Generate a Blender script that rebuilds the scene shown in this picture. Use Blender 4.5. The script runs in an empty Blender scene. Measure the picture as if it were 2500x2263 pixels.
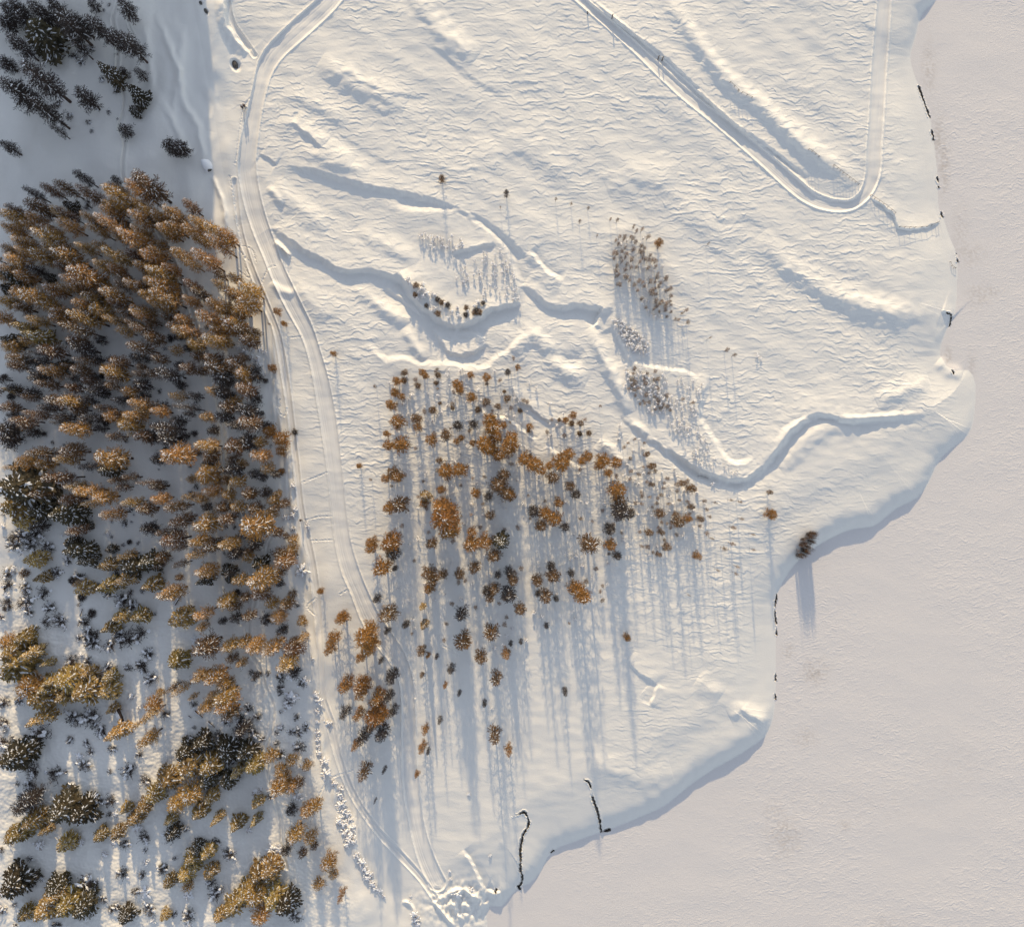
import bpy, math, random
import numpy as np
from mathutils import Vector
R = math.radians
rnd = random.Random(7)

# ------------------------------------------------------------------ camera, light, exposure
S = 0.1                      # metres per photo pixel at height 0
HC = 166.667                 # drone height
CU, CV = 1250.0, 1131.5
scene = bpy.context.scene
cam_d = bpy.data.cameras.new('camera'); cam = bpy.data.objects.new('camera', cam_d)
scene.collection.objects.link(cam); scene.camera = cam
cam.location = (0, 0, HC); cam.rotation_euler = (0, 0, 0)
cam_d.sensor_width = 36; cam_d.sensor_fit = 'HORIZONTAL'; cam_d.lens = 24.0
cam_d.clip_start = 1; cam_d.clip_end = 6000
SUN_EL, SUN_AZ = 13.0, 4.5   # shadows run down the picture and a little to the right
world = bpy.data.worlds.new('World'); scene.world = world; world.use_nodes = True
wn = world.node_tree.nodes; wl = world.node_tree.links
bg = wn['Background']; sky = wn.new('ShaderNodeTexSky'); sky.sky_type = 'NISHITA'
sky.sun_disc = False; sky.sun_elevation = R(SUN_EL); sky.sun_rotation = R(-SUN_AZ)
sky.altitude = 1900; sky.air_density = 1.0; sky.dust_density = 1.2; sky.ozone_density = 1.0
hs_ = wn.new('ShaderNodeHueSaturation'); hs_.inputs['Saturation'].default_value = .50
wl.new(sky.outputs[0], hs_.inputs['Color']); wl.new(hs_.outputs[0], bg.inputs[0]); bg.inputs[1].default_value = 0.15
sun_d = bpy.data.lights.new('sun', 'SUN'); sun = bpy.data.objects.new('sun', sun_d)
scene.collection.objects.link(sun)
sun_d.energy = 3.15; sun_d.angle = R(0.6); sun_d.color = (1.0, 0.77, 0.45)
ld = Vector((math.sin(R(SUN_AZ))*math.cos(R(SUN_EL)), -math.cos(R(SUN_AZ))*math.cos(R(SUN_EL)), -math.sin(R(SUN_EL))))
sun.rotation_euler = ld.to_track_quat('-Z', 'Y').to_euler()
scene.view_settings.view_transform = 'Standard'; scene.view_settings.look = 'None'
scene.view_settings.gamma = 1.0; scene.view_settings.exposure = 0.80

COL = scene.collection
# ------------------------------------------------------------------ helpers
def tag(o, label=None, cat=None, group=None, kind=None):
    if label: o['label'] = label
    if cat: o['category'] = cat
    if group: o['group'] = group
    if kind: o['kind'] = kind
    return o
def mat(name, col, rough=0.9, var=0.0, vscale=1.0, bump=0.0, bscale=5.0, col2=None, rand=0.0, spec=0.2, bump2=0.0, bscale2=1.0):
    m = bpy.data.materials.new(name); m.use_nodes = True
    nt = m.node_tree; b = nt.nodes['Principled BSDF']
    b.inputs['Roughness'].default_value = rough
    b.inputs['Specular IOR Level'].default_value = spec
    base = nt.nodes.new('ShaderNodeRGB'); base.outputs[0].default_value = (*col, 1)
    out = base.outputs[0]
    tc = nt.nodes.new('ShaderNodeTexCoord')
    if col2 is not None:
        n = nt.nodes.new('ShaderNodeTexNoise'); n.inputs['Scale'].default_value = vscale
        n.inputs['Detail'].default_value = 4
        nt.links.new(tc.outputs['Object'], n.inputs['Vector'])
        rr = nt.nodes.new('ShaderNodeValToRGB'); rr.color_ramp.elements[0].position = .35; rr.color_ramp.elements[1].position = .65
        nt.links.new(n.outputs['Fac'], rr.inputs[0])
        mx = nt.nodes.new('ShaderNodeMixRGB'); mx.inputs[2].default_value = (*col2, 1)
        nt.links.new(rr.outputs[0], mx.inputs[0]); nt.links.new(out, mx.inputs[1]); out = mx.outputs[0]
    if rand > 0:
        oi = nt.nodes.new('ShaderNodeObjectInfo')
        hs = nt.nodes.new('ShaderNodeHueSaturation')
        mr = nt.nodes.new('ShaderNodeMapRange'); mr.inputs['To Min'].default_value = 1 - rand; mr.inputs['To Max'].default_value = 1 + rand
        nt.links.new(oi.outputs['Random'], mr.inputs['Value']); nt.links.new(mr.outputs[0], hs.inputs['Value'])
        mr2 = nt.nodes.new('ShaderNodeMapRange'); mr2.inputs['To Min'].default_value = .49; mr2.inputs['To Max'].default_value = .51
        ml = nt.nodes.new('ShaderNodeMath'); ml.operation = 'FRACT'
        m3 = nt.nodes.new('ShaderNodeMath'); m3.operation = 'MULTIPLY'; m3.inputs[1].default_value = 17.3
        nt.links.new(oi.outputs['Random'], m3.inputs[0]); nt.links.new(m3.outputs[0], ml.inputs[0]); nt.links.new(ml.outputs[0], mr2.inputs['Value'])
        nt.links.new(mr2.outputs[0], hs.inputs['Hue'])
        nt.links.new(out, hs.inputs['Color']); out = hs.outputs[0]
    nt.links.new(out, b.inputs['Base Color'])
    if bump > 0:
        n = nt.nodes.new('ShaderNodeTexNoise'); n.inputs['Scale'].default_value = bscale; n.inputs['Detail'].default_value = 5
        nt.links.new(tc.outputs['Object'], n.inputs['Vector'])
        bp = nt.nodes.new('ShaderNodeBump'); bp.inputs['Strength'].default_value = 1.0; bp.inputs['Distance'].default_value = bump
        nt.links.new(n.outputs['Fac'], bp.inputs['Height']); last = bp
        if bump2 > 0:
            n2 = nt.nodes.new('ShaderNodeTexNoise'); n2.inputs['Scale'].default_value = bscale2; n2.inputs['Detail'].default_value = 3
            nt.links.new(tc.outputs['Object'], n2.inputs['Vector'])
            b2 = nt.nodes.new('ShaderNodeBump'); b2.inputs['Distance'].default_value = bump2
            nt.links.new(n2.outputs['Fac'], b2.inputs['Height']); nt.links.new(bp.outputs[0], b2.inputs['Normal']); last = b2
        nt.links.new(last.outputs[0], b.inputs['Normal'])
    return m

M = {}
M['snow'] = mat('snow', (0.79, 0.77, 0.735), .75, bump=.03, bscale=6.0, bump2=.012, bscale2=22)
M['packed'] = mat('packed_snow', (0.78, 0.76, 0.73), .6, bump=.012, bscale=9.0)
M['lake'] = mat('lake_snow', (0.73, 0.695, 0.68), .8, bump=.03, bscale=4.0, bump2=.014, bscale2=20)
M['water'] = mat('dark_water', (0.09, 0.075, 0.06), .25, spec=.4)
M['cap'] = mat('snow_load', (0.84, 0.84, 0.86), .8)
M['bark'] = mat('bark', (0.05, 0.036, 0.03), .95, col2=(0.10, 0.07, 0.055), vscale=4)
M['twig_a'] = mat('amber_larch_twigs', (0.36, 0.16, 0.04), .9, col2=(0.19, 0.10, 0.04), vscale=1.2, rand=.22)
M['twig_f'] = mat('forest_larch_twigs', (0.56, 0.30, 0.08), .9, col2=(0.19, 0.11, 0.045), vscale=1.2, rand=.25)
M['twig_r'] = mat('russet_larch_twigs', (0.21, 0.11, 0.045), .9, col2=(0.10, 0.065, 0.042), vscale=1.2, rand=.22)
M['twig_s'] = mat('sapling_twigs', (0.32, 0.23, 0.16), .9, col2=(0.18, 0.12, 0.09), vscale=1.2, rand=.25)
M['twig_g'] = mat('grey_larch_twigs', (0.07, 0.054, 0.046), .9, col2=(0.045, 0.038, 0.036), vscale=1.2, rand=.25)
M['needle'] = mat('sunlit_needles', (0.56, 0.38, 0.13), .9, col2=(0.15, 0.10, 0.05), vscale=.9, rand=.3)  # gold of sunlit crowns painted into the needle colour
M['needle_d'] = mat('dark_needles', (0.06, 0.055, 0.04), .9, col2=(0.10, 0.075, 0.04), vscale=.9, rand=.3)
M['wood'] = mat('weathered_wood', (0.12, 0.095, 0.08), .9, col2=(0.2, .17, .15), vscale=3)
M['rock'] = mat('dark_rock', (0.07, 0.065, 0.06), .9, col2=(0.13, .12, .11), vscale=2, bump=.08, bscale=3)
M['jacket_r'] = mat('dark_jacket', (0.03, 0.035, 0.05), .8)
M['jacket_b'] = mat('brown_jacket', (0.09, 0.05, 0.035), .8)
M['trouser'] = mat('dark_trousers', (0.025, 0.025, 0.03), .85)
M['skin'] = mat('skin', (0.5, 0.3, 0.22), .6)
M['metal'] = mat('grey_metal', (0.18, 0.18, 0.18), .5)

def link_mesh(name, verts, faces, mats, fmat=None, parent=None, smooth=False):
    me = bpy.data.meshes.new(name)
    v = np.asarray(verts, dtype=np.float32).reshape(-1, 3)
    me.vertices.add(len(v)); me.vertices.foreach_set('co', v.ravel())
    cnt = np.array([len(f) for f in faces], dtype=np.int32)
    idx = np.fromiter((i for f in faces for i in f), dtype=np.int32)
    me.loops.add(len(idx)); me.loops.foreach_set('vertex_index', idx)
    me.polygons.add(len(cnt))
    st = np.zeros(len(cnt), np.int32); st[1:] = np.cumsum(cnt)[:-1]
    me.polygons.foreach_set('loop_start', st); me.polygons.foreach_set('loop_total', cnt)
    if fmat is not None: me.polygons.foreach_set('material_index', np.array(fmat, np.int32))
    me.polygons.foreach_set('use_smooth', np.full(len(cnt), smooth))
    for m in mats: me.materials.append(m)
    me.update(calc_edges=True)
    o = bpy.data.objects.new(name, me); COL.objects.link(o)
    if parent: o.parent = parent
    return o
class MB:
    def __init__(s): s.v = []; s.f = []; s.m = []
    def tube(s, p, r, n=4, mi=0, cap=False):
        """p list of points, r list of radii"""
        base = len(s.v)
        for i, (q, rr) in enumerate(zip(p, r)):
            q = Vector(q)
            d = (Vector(p[min(i+1, len(p)-1)]) - Vector(p[max(i-1, 0)])); d = d.normalized() if d.length > 1e-9 else Vector((0, 0, 1))
            a = d.orthogonal().normalized(); b = d.cross(a)
            for k in range(n):
                t = 2*math.pi*k/n; s.v.append(q + a*(math.cos(t)*rr) + b*(math.sin(t)*rr))
        for i in range(len(p)-1):
            for k in range(n):
                s.f.append((base+i*n+k, base+i*n+(k+1) % n, base+(i+1)*n+(k+1) % n, base+(i+1)*n+k)); s.m.append(mi)
        if cap:
            s.f.append(tuple(base+k for k in range(n))[::-1]); s.m.append(mi)
            s.f.append(tuple(base+(len(p)-1)*n+k for k in range(n))); s.m.append(mi)
    def tri(s, a, b, c, mi=0):
        i = len(s.v); s.v += [a, b, c]; s.f.append((i, i+1, i+2)); s.m.append(mi)
    def quad(s, a, b, c, d, mi=0):
        i = len(s.v); s.v += [a, b, c, d]; s.f.append((i, i+1, i+2, i+3)); s.m.append(mi)
    def blob(s, c, ax, rl, rw, rh, mi=0, rg=rnd):
        """small faceted lump: long axis ax"""
        c = Vector(c); ax = Vector(ax).normalized(); sd = Vector((-ax.y, ax.x, 0)); sd = sd.normalized() if sd.length > 1e-6 else Vector((1, 0, 0))
        i = len(s.v); n = 6
        s.v.append(c + Vector((0, 0, rh)))
        for k in range(n):
            t = 2*math.pi*k/n; j = rg.uniform(.75, 1.25)
            s.v.append(c + ax*(math.cos(t)*rl*j) + sd*(math.sin(t)*rw*j) + Vector((0, 0, rg.uniform(-.1, .15)*rh)))
        s.v.append(c - Vector((0, 0, rh*.5)))
        for k in range(n):
            s.f.append((i, i+1+k, i+1+(k+1) % n)); s.m.append(mi)
            s.f.append((i+n+1, i+1+(k+1) % n, i+1+k)); s.m.append(mi)
    def build(s, name, mats, parent=None, smooth=False):
        return link_mesh(name, [tuple(x) for x in s.v], s.f, mats, s.m, parent, smooth)
def empty(name, loc=(0, 0, 0), rz=0):
    o = bpy.data.objects.new(name, None); COL.objects.link(o); o.location = loc; o.rotation_euler = (0, 0, rz)
    o.empty_display_size = .3
    return o

# ------------------------------------------------------------------ noise
def _hash(ix, iy, seed):
    h = (ix.astype(np.int64)*374761393 + iy.astype(np.int64)*668265263 + seed*1442695041) & 0xffffffff
    h = ((h ^ (h >> 13))*1274126177) & 0xffffffff
    return (h ^ (h >> 16)) & 0xffffffff
def noise(x, y, seed=0):
    ix = np.floor(x); iy = np.floor(y); fx = (x-ix).astype(np.float32); fy = (y-iy).astype(np.float32)
    ix = ix.astype(np.int64); iy = iy.astype(np.int64)
    u = fx*fx*fx*(fx*(fx*6-15)+10); v = fy*fy*fy*(fy*(fy*6-15)+10)
    def g(dx, dy):
        a = _hash(ix+dx, iy+dy, seed).astype(np.float32)*(2*math.pi/4294967296.0)
        return np.cos(a)*(fx-dx)+np.sin(a)*(fy-dy)
    n00 = g(0, 0); n10 = g(1, 0); n01 = g(0, 1); n11 = g(1, 1)
    return ((n00*(1-u)+n10*u)*(1-v)+(n01*(1-u)+n11*u)*v)*1.5
# ------------------------------------------------------------------ terrain (heights in metres, plan traced in photo pixels)
FS = 2.0
def axis(lo, hi):
    a = list(np.arange(lo, hi+.1, FS))
    st = FS; x = a[-1]
    while x < hi+16000:
        st = min(st*1.5, 25) if x < hi+1200 else min(st*1.4, 900)
        x += st; a.append(x)
    st = FS; x = a[0]; pre = []
    while x > lo-16000:
        st = min(st*1.5, 25) if x > lo-1200 else min(st*1.4, 900)
        x -= st; pre.append(x)
    return np.array(pre[::-1]+a), len(pre)
U, U0 = axis(-40, 2540); V, V0 = axis(-40, 2304)
NU, NV = len(U), len(V)
UU, VV = np.meshgrid(U, V)          # [iv, iu]
Z = np.zeros_like(UU, dtype=np.float64)

def sstep(x): x = np.clip(x, 0, 1); return x*x*(3-2*x)
def spline(pts, step=10):
    P = [np.array(p, float) for p in pts]
    if len(P) == 2:
        n = max(1, int(np.linalg.norm(P[1]-P[0])/step)); return np.array([P[0]+(P[1]-P[0])*i/n for i in range(n+1)])
    out = []
    for i in range(len(P)-1):
        p0 = P[i-1] if i > 0 else 2*P[0]-P[1]; p1 = P[i]; p2 = P[i+1]; p3 = P[i+2] if i+2 < len(P) else 2*P[-1]-P[-2]
        n = max(1, int(np.linalg.norm((p2-p1)[:2])/step))
        for k in range(n):
            t = k/n
            out.append(.5*((2*p1)+(-p0+p2)*t+(2*p0-5*p1+4*p2-p3)*t*t+(-p0+3*p1-3*p2+p3)*t**3))
    out.append(P[-1]); return np.array(out)
def dist_to(pts, margin, step=10):
    """signed distance to a smoothed line in a window; >0 on its right-hand side as drawn; extra columns are carried along"""
    L = spline(pts, step); xy = L[:, :2]
    j0 = np.searchsorted(U, xy[:, 0].min()-margin); j1 = np.searchsorted(U, xy[:, 0].max()+margin)
    i0 = np.searchsorted(V, xy[:, 1].min()-margin); i1 = np.searchsorted(V, xy[:, 1].max()+margin)
    sl = (slice(i0, i1), slice(j0, j1)); u = UU[sl]; v = VV[sl]
    best = np.full(u.shape, 1e9); sd = np.full(u.shape, 1e9); al = np.zeros(u.shape); ex = np.zeros(u.shape)
    tot = 0.0; n = len(xy)-1
    lens = np.linalg.norm(np.diff(xy, axis=0), axis=1); full = lens.sum()
    for k in range(n):
        a = xy[k]; b = xy[k+1]; d = b-a; l = lens[k]
        if l < 1e-6: continue
        # local window
        x0 = min(a[0], b[0])-margin; x1 = max(a[0], b[0])+margin; y0 = min(a[1], b[1])-margin; y1 = max(a[1], b[1])+margin
        jj0 = max(np.searchsorted(U, x0)-j0, 0); jj1 = min(np.searchsorted(U, x1)-j0, u.shape[1])
        ii0 = max(np.searchsorted(V, y0)-i0, 0); ii1 = min(np.searchsorted(V, y1)-i0, u.shape[0])
        if jj1 <= jj0 or ii1 <= ii0: tot += l; continue
        w = (slice(ii0, ii1), slice(jj0, jj1))
        pu = u[w]-a[0]; pv = v[w]-a[1]
        t = np.clip((pu*d[0]+pv*d[1])/(l*l), 0, 1)
        dx = pu-d[0]*t; dy = pv-d[1]*t; dd = np.sqrt(dx*dx+dy*dy)
        cr = (d[0]*pv-d[1]*pu)/l
        key = dd-1e-3*np.abs(cr)
        m = key < best[w]
        best[w] = np.where(m, key, best[w]); sd[w] = np.where(m, np.where(cr >= 0, dd, -dd), sd[w])
        al[w] = np.where(m, (tot+t*l)/full, al[w])
        if L.shape[1] > 2: ex[w] = np.where(m, L[k, 2]*(1-t)+L[k+1, 2]*t, ex[w])
        tot += l
    return sl, sd, al, ex
def taper(al, e=.12):
    return np.clip(np.minimum(al/e, (1-al)/e), 0, 1)**.7
def scarp(pts, A, w=12, Lu=35, Ll=45, e=.12):
    w = w*1.25; A = A*.82; Lu *= 1.65; Ll *= 1.2
    sl, d, al, ex = dist_to(pts, max(Lu, Ll)*3)
    d = d + noise(UU[sl]/17, VV[sl]/17, 91)*3.0
    mg = max(Lu, Ll)*2.4; win = np.clip(1-(np.abs(d)/mg)**2, 0, 1)**2.5
    up = .5*np.exp(np.minimum(d, 0)/Lu)
    dn = (.5-sstep(d/w))*np.exp(-np.maximum(d-w, 0)/Ll)
    Z[sl] += A*taper(al, e)*np.where(d < 0, up, dn)*win
def ridge(pts, A, w=15, e=.2):
    sl, d, al, ex = dist_to(pts, w*3)
    d = d + noise(UU[sl]/23, VV[sl]/23, 92)*w*.3
    Z[sl] += A*taper(al, e)*np.exp(-(d/w)**2)

# --- lake shore: (u, v, bank height)
shore = [(2330,-400,.9),(2300,-60,.9),(2285,0,1.1),(2252,32,1.1),(2235,90,.9),(2222,140,.45),(2231,180,.25),(2243,212,.3),(2260,250,.3),(2270,287,.3),(2277,333,.3),(2283,375,.3),(2287,417,.35),(2289,458,.3),(2291,508,.3),(2304,537,.3),(2318,579,.3),(2335,625,.35),(2335,708,.5),(2330,765,.8),(2313,800,1.0),(2298,840,.9),(2296,868,.5),(2310,892,.4),(2330,905,.4),(2364,903,.35),(2380,935,.35),(2380,985,.4),(2375,1030,.6),(2362,1062,.9),(2326,1092,1.1),(2292,1125,1.1),(2268,1175,1.3),(2238,1215,1.4),(2190,1240,1.5),(2155,1268,1.5),(2130,1285,1.6),(2075,1293,1.7),(2020,1318,1.7),(1980,1342,1.7),(1938,1380,1.5),(1908,1425,1.2),(1893,1465,.8),(1892,1510,.45),(1894,1560,.35),(1893,1640,.35),(1892,1700,.5),(1886,1755,1.0),(1868,1795,1.5),(1830,1825,1.7),(1790,1850,1.7),(1740,1878,1.6),(1690,1912,1.6),(1655,1940,1.5),(1620,1967,1.4),(1559,1995,1.3),(1497,2020,1.2),(1467,2030,1.2),(1413,2050,1.3),(1363,2068,1.2),(1336,2092,1.3),(1320,2125,1.4),(1293,2155,1.3),(1270,2163,1.0),(1247,2185,1.2),(1222,2212,1.3),(1195,2210,1.1),(1186,2235,.8),(1190,2263,.6),(1180,2330,.6),(1150,2600,.6)]
sl, sd, al, bk = dist_to(shore, 165, 14)
SD = np.full(UU.shape, 0.0); SD[:] = 400.0
SD[sl] = np.where(np.abs(sd) < 1e8, np.abs(sd), 400)
BK = np.full(UU.shape, .8); BK[sl] = np.where(np.abs(sd) < 1e8, bk, .8)
# inside test, one crossing list per row
P = spline(shore, 14)[:, :2]
xs_land = np.zeros(UU.shape, bool)
P = np.vstack([[P[0][0], -17000], P, [1100, 18300]])
poly = np.vstack([P, [-30000, 18300], [-30000, -17000]])
for k in range(len(poly)):
    a = poly[k]; b = poly[(k+1) % len(poly)]
    if a[1] == b[1]: continue
    r = (V > min(a[1], b[1])) & (V <= max(a[1], b[1]))
    if not r.any(): continue
    xc = a[0]+(V[r]-a[1])/(b[1]-a[1])*(b[0]-a[0])
    xs_land[r] ^= (UU[r] < xc[:, None])
LAND = xs_land
ds = np.where(LAND, SD, 0)
jag = 1+noise(UU/28, VV/28, 5)*.2
BK = BK+(1.0-BK)*sstep((ds-25)/80)
bank = BK*(1-np.exp(-(ds*jag/16)**1.3))
base = bank + 1.3*sstep(ds/155.0)
# --- western slope rising to the forest
wl_ = [(430,-1500),(470,-300),(470,0),(520,260),(545,420),(585,600),(640,760),(675,1000),(715,1250),(750,1450),(790,1700),(860,2000),(940,2263),(1050,3200)]
wx = np.interp(V, [p[1] for p in wl_], [p[0] for p in wl_])[:, None]
dw = np.maximum(wx-UU, 0)*S
base = base + np.where(LAND, 14*(1-np.exp(-dw*.11*1.0/14)), 0)
Z += base
# --- unseen spur beyond the top left corner, added to throw shade over it
shade_hill = 24*(1+.22*noise(UU/70, VV/400, 201)+.10*noise(UU/24, VV/300, 202))*np.exp(-((VV+570)/270)**2)/(1+np.exp((UU-390)/75))
Z += shade_hill
Z += 3.0*sstep((520-VV)/620)*(VV > -3000)/(1+np.exp((UU-555)/16))  # slope tipped away from the sun to soften the shade's edge
Z += 60*np.clip((-UU-1500)/6000, 0, 1)
# --- broad swells of the meadow (diagonal)
landf = np.where(LAND, sstep(ds/130.0), 0)
east = 1/(1+np.exp(-(UU-wx-70)/25))
d1 = (VV*.80-UU*.60); d2 = (VV*.60+UU*.80)
sw = noise(d1/95+3.1, d2/420, 11)*.55 + noise(d1/48, d2/210+4, 12)*.30
upper = np.clip((1250-VV)/500, .25, 1)
Z += sw*.5*landf*east*upper
west = (1-east)
Z += landf*west*(noise(UU/90, VV/150, 14)*.8 + noise(UU/30, VV/40, 15)*.12)

# --- scarps: first point to last, high ground on the left hand
scarp([(672,548),(685,566),(700,575),(744,606),(790,628),(818,648),(855,655),(893,652),(930,660),(967,672),(1000,690),(1030,712),(1062,745)], 1.3, 14, 40, 45, .12)
scarp([(700,400),(770,410),(830,429),(913,450),(997,467),(1080,490),(1147,517),(1197,540),(1240,575),(1280,612),(1320,650)], .95, 16, 40, 50)
scarp([(1267,733),(1264,700),(1247,650),(1230,608),(1205,582),(1163,549),(1122,528),(1080,518),(1020,519),(967,515)], 0.72, 15, 30, 40)
scarp([(1100,616),(1134,606),(1170,598),(1207,588)], .8, 10, 16, 22)
scarp([(978,662),(997,700),(1020,732),(1050,757),(1080,781),(1113,792),(1150,782),(1175,766),(1190,753),(1230,742),(1270,735)], 2.0, 12, 28, 40, .08)
scarp([(940,700),(970,720),(1010,750),(1040,775)], .7, 8, 20, 30)
scarp([(1280,690),(1313,715),(1338,737),(1372,745),(1413,738),(1455,748),(1500,752)], 1.4, 14, 30, 40)
scarp([(1372,690),(1335,668),(1290,615)], .8, 10, 20, 25)
scarp([(1288,821),(1272,833),(1251,858),(1213,879),(1188,902),(1138,903),(1097,894),(1063,894),(1022,896),(997,884),(967,883),(942,887),(917,867),(892,840)], 0.68, 14, 35, 55, .1)
scarp([(1060,800),(1085,840),(1105,860),(1150,858),(1185,835)], .9, 10, 20, 25)
scarp([(1185,830),(1150,815),(1100,808)], .6, 8, 14, 20)
scarp([(1474,750),(1466,775),(1455,800)], 1.2, 8, 12, 14)
scarp([(1530,890),(1522,865),(1505,830),(1488,800)], -.9, 10, 25, 25)
scarp([(1700,930),(1670,912),(1609,904),(1563,892),(1534,886)], 0.58, 10, 30, 35)
scarp([(1518,975),(1535,1018),(1580,1056),(1622,1088),(1660,1110),(1702,1138),(1752,1159),(1802,1167),(1835,1154),(1868,1125),(1906,1078),(1931,1046),(1972,1014),(2014,1007),(2077,1018),(2170,1012),(2260,1005)], 1.9, 16, 30, 40, .25)
scarp([(1910,1125),(1856,1160),(1827,1184),(1797,1202),(1743,1185),(1693,1176),(1660,1150),(1622,1117),(1580,1079),(1555,1045),(1515,1035)], 0.79, 17, 45, 30)
scarp([(1843,1125),(1802,1137),(1768,1122),(1743,1083),(1714,1042),(1704,1000),(1722,935),(1722,915)], 0.72, 12, 30, 40)
scarp([(2260,1012),(2175,1020),(2120,1024),(2077,1025),(2035,1032),(1977,1029),(1930,1050),(1900,1085)], 0.58, 14, 30, 20)
ridge([(1900,1140),(1935,1110),(1975,1068),(2035,1040),(2100,1045)], .55, 22)
ridge([(2140,985),(2200,958),(2270,932)], .5, 20); ridge([(2290,880),(2320,905),(2350,915)], .4, 15)
ridge([(1250,860),(1290,822),(1322,833),(1372,900),(1413,921),(1434,931)], .75, 20)
ridge([(1440,800),(1455,830),(1467,867),(1497,917),(1520,970),(1535,1010)], .9, 15)
ridge([(1463,1075),(1495,1102),(1530,1135)], .6, 15)
ridge([(985,800),(1010,840),(1035,880)], .6, 12); ridge([(900,740),(960,765),(1000,790)], .4, 14)
ridge([(1330,860),(1390,880),(1430,860)], -.4, 14)
scarp([(1252,945),(1267,975),(1297,992),(1330,1020),(1385,1026)], .7, 7, 18, 25)
scarp([(1310,1080),(1280,1058),(1238,1027),(1197,1016),(1170,998)], .6, 6, 20, 25)
scarp([(1420,1150),(1360,1110),(1330,1090)], .4, 6, 15, 20)
# diagonal ribs of the upper meadow
for pts, A, w in [([(1000,-20),(1080,75),(1165,140)], .75, 24), ([(780,150),(870,205),(990,260)], .7, 26), ([(680,290),(760,330),(860,400)], .5, 24),
                  ([(690,220),(760,250),(850,300)], .35, 18), ([(720,360),(820,395),(900,420)], .4, 18), ([(665,455),(720,500),(800,560)], .45, 22),
                  ([(1150,400),(1260,360),(1400,420)], .35, 40), ([(1480,460),(1560,430),(1650,440)], .35, 35), ([(1660,500),(1750,560),(1800,600)], .3, 30),
                  ([(1860,570),(1918,642),(1972,684),(2035,719),(2118,744),(2200,762),(2285,768)], .75, 24), ([(2060,730),(2140,770),(2220,790)], .3, 30),
                  ([(860,700),(930,745),(985,800)], .4, 16), ([(870,560),(960,610),(1020,640)], .35, 16), ([(671,590),(690,608),(709,628)], .8, 6), ([(655,455),(690,500)], .4, 8),
                  ([(720,700),(760,740),(800,780)], .3, 18), ([(1480,640),(1500,580),(1560,540)], .25, 25), ([(1560,1180),(1600,1230),(1700,1260)], .25, 30),
                  ([(1610,-30),(1660,42),(1710,112),(1781,200),(1860,258),(1952,346),(2035,404),(2095,452)], .9, 20),
                  ([(660,690),(690,712),(720,716)], .45, 9), ([(1780,1750),(1820,1735),(1868,1770)], .5, 18), ([(1700,1660),(1760,1700)], .3, 20), ([(1430,1850),(1560,1900),(1640,1880)], .3, 25)]:
    ridge(pts, A, w)
for pts, A, w in [([(715,296),(745,318),(788,357)], .7, 9), ([(638,372),(655,384),(678,398)], .5, 6), ([(1050,100),(1090,130),(1160,190),(1240,230)], .3, 14),
                  ([(835,160),(880,190),(960,222),(1040,232)], .3, 12), ([(760,290),(860,340),(960,400)], .2, 14), ([(1440,5),(1560,85),(1660,168),(1720,228),(1785,288),(1868,348),(1975,430)], 1.0, 10),
                  ([(1740,480),(1762,530),(1830,525),(1880,560)], .2, 14), ([(2060,505),(2095,515),(2130,485)], .0, 8), ([(2128,480),(2160,503),(2185,522),(2195,553),(2245,556),(2293,541)], .7, 5),
                  ([(2300,757),(2318,763),(2330,775)], .6, 5), ([(1530,1605),(1560,1640),(1595,1660),(1600,1668)], .5, 6), ([(554,-10),(560,54),(585,95),(612,125)], -1.2, 8), ([(540,-30),(548,50),(570,95),(600,130)], .5, 18),
                  ([(1810,1730),(1830,1745),(1868,1765)], .4, 6), ([(1582,1720),(1590,1700),(1600,1668)], -.5, 8)]:
    scarp(pts, A, w, 22, 30)
# ribs in the blue hollow, top left
for pts, A, w in [([(380,30),(415,120),(440,190),(446,250),(479,300),(496,375),(505,400)], .55, 9), ([(518,430),(535,470),(546,508),(552,562)], .5, 6), ([(448,60),(440,140),(430,230),(420,290)], .35, 10),
                  ([(355,60),(365,150),(372,230)], .3, 10), ([(395,250),(425,300),(445,350),(475,380)], .4, 9), ([(500,200),(520,260),(510,320)], .3, 14)]:
    ridge(pts, A, w, .25)
# river terraces at the lower left of the creek mouth
for pts, A, w in [([(1135,2072),(1155,2100),(1176,2142),(1188,2178),(1188,2205)], -1.0, 8), ([(1188,2165),(1205,2172),(1222,2170)], -.7, 8)]:
    scarp(pts, A, w, 14, 20)
jm = np.exp(-(((UU-1125)/75)**2+((VV-2205)/42)**2))
Z += jm*(noise(UU/9, VV/14, 31)*.5+noise(UU/20, VV/22, 32)*.6)*np.where(LAND, 1, 0)
ridge([(1056,2200),(1075,2220),(1095,2245),(1110,2262)], .7, 4); ridge([(1100,2190),(1112,2225),(1135,2250)], .5, 4); ridge([(1085,2185),(1130,2172),(1170,2200)], .5, 5)
ridge([(980,2202),(1000,2206),(1015,2240)], .5, 5)
# rough mounds along the forest foot
fe = [(640,745),(655,880),(670,1010),(690,1120),(705,1240),(735,1370),(760,1500),(768,1620),(775,1740),(788,1850),(815,1960),(860,2080),(905,2160)]
sl, d, al, ex = dist_to(fe, 80)
Z[sl] += np.exp(-((d+8)/11)**2)*(.2+noise(UU[sl]/14, VV[sl]/60, 35)*.35)

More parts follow.
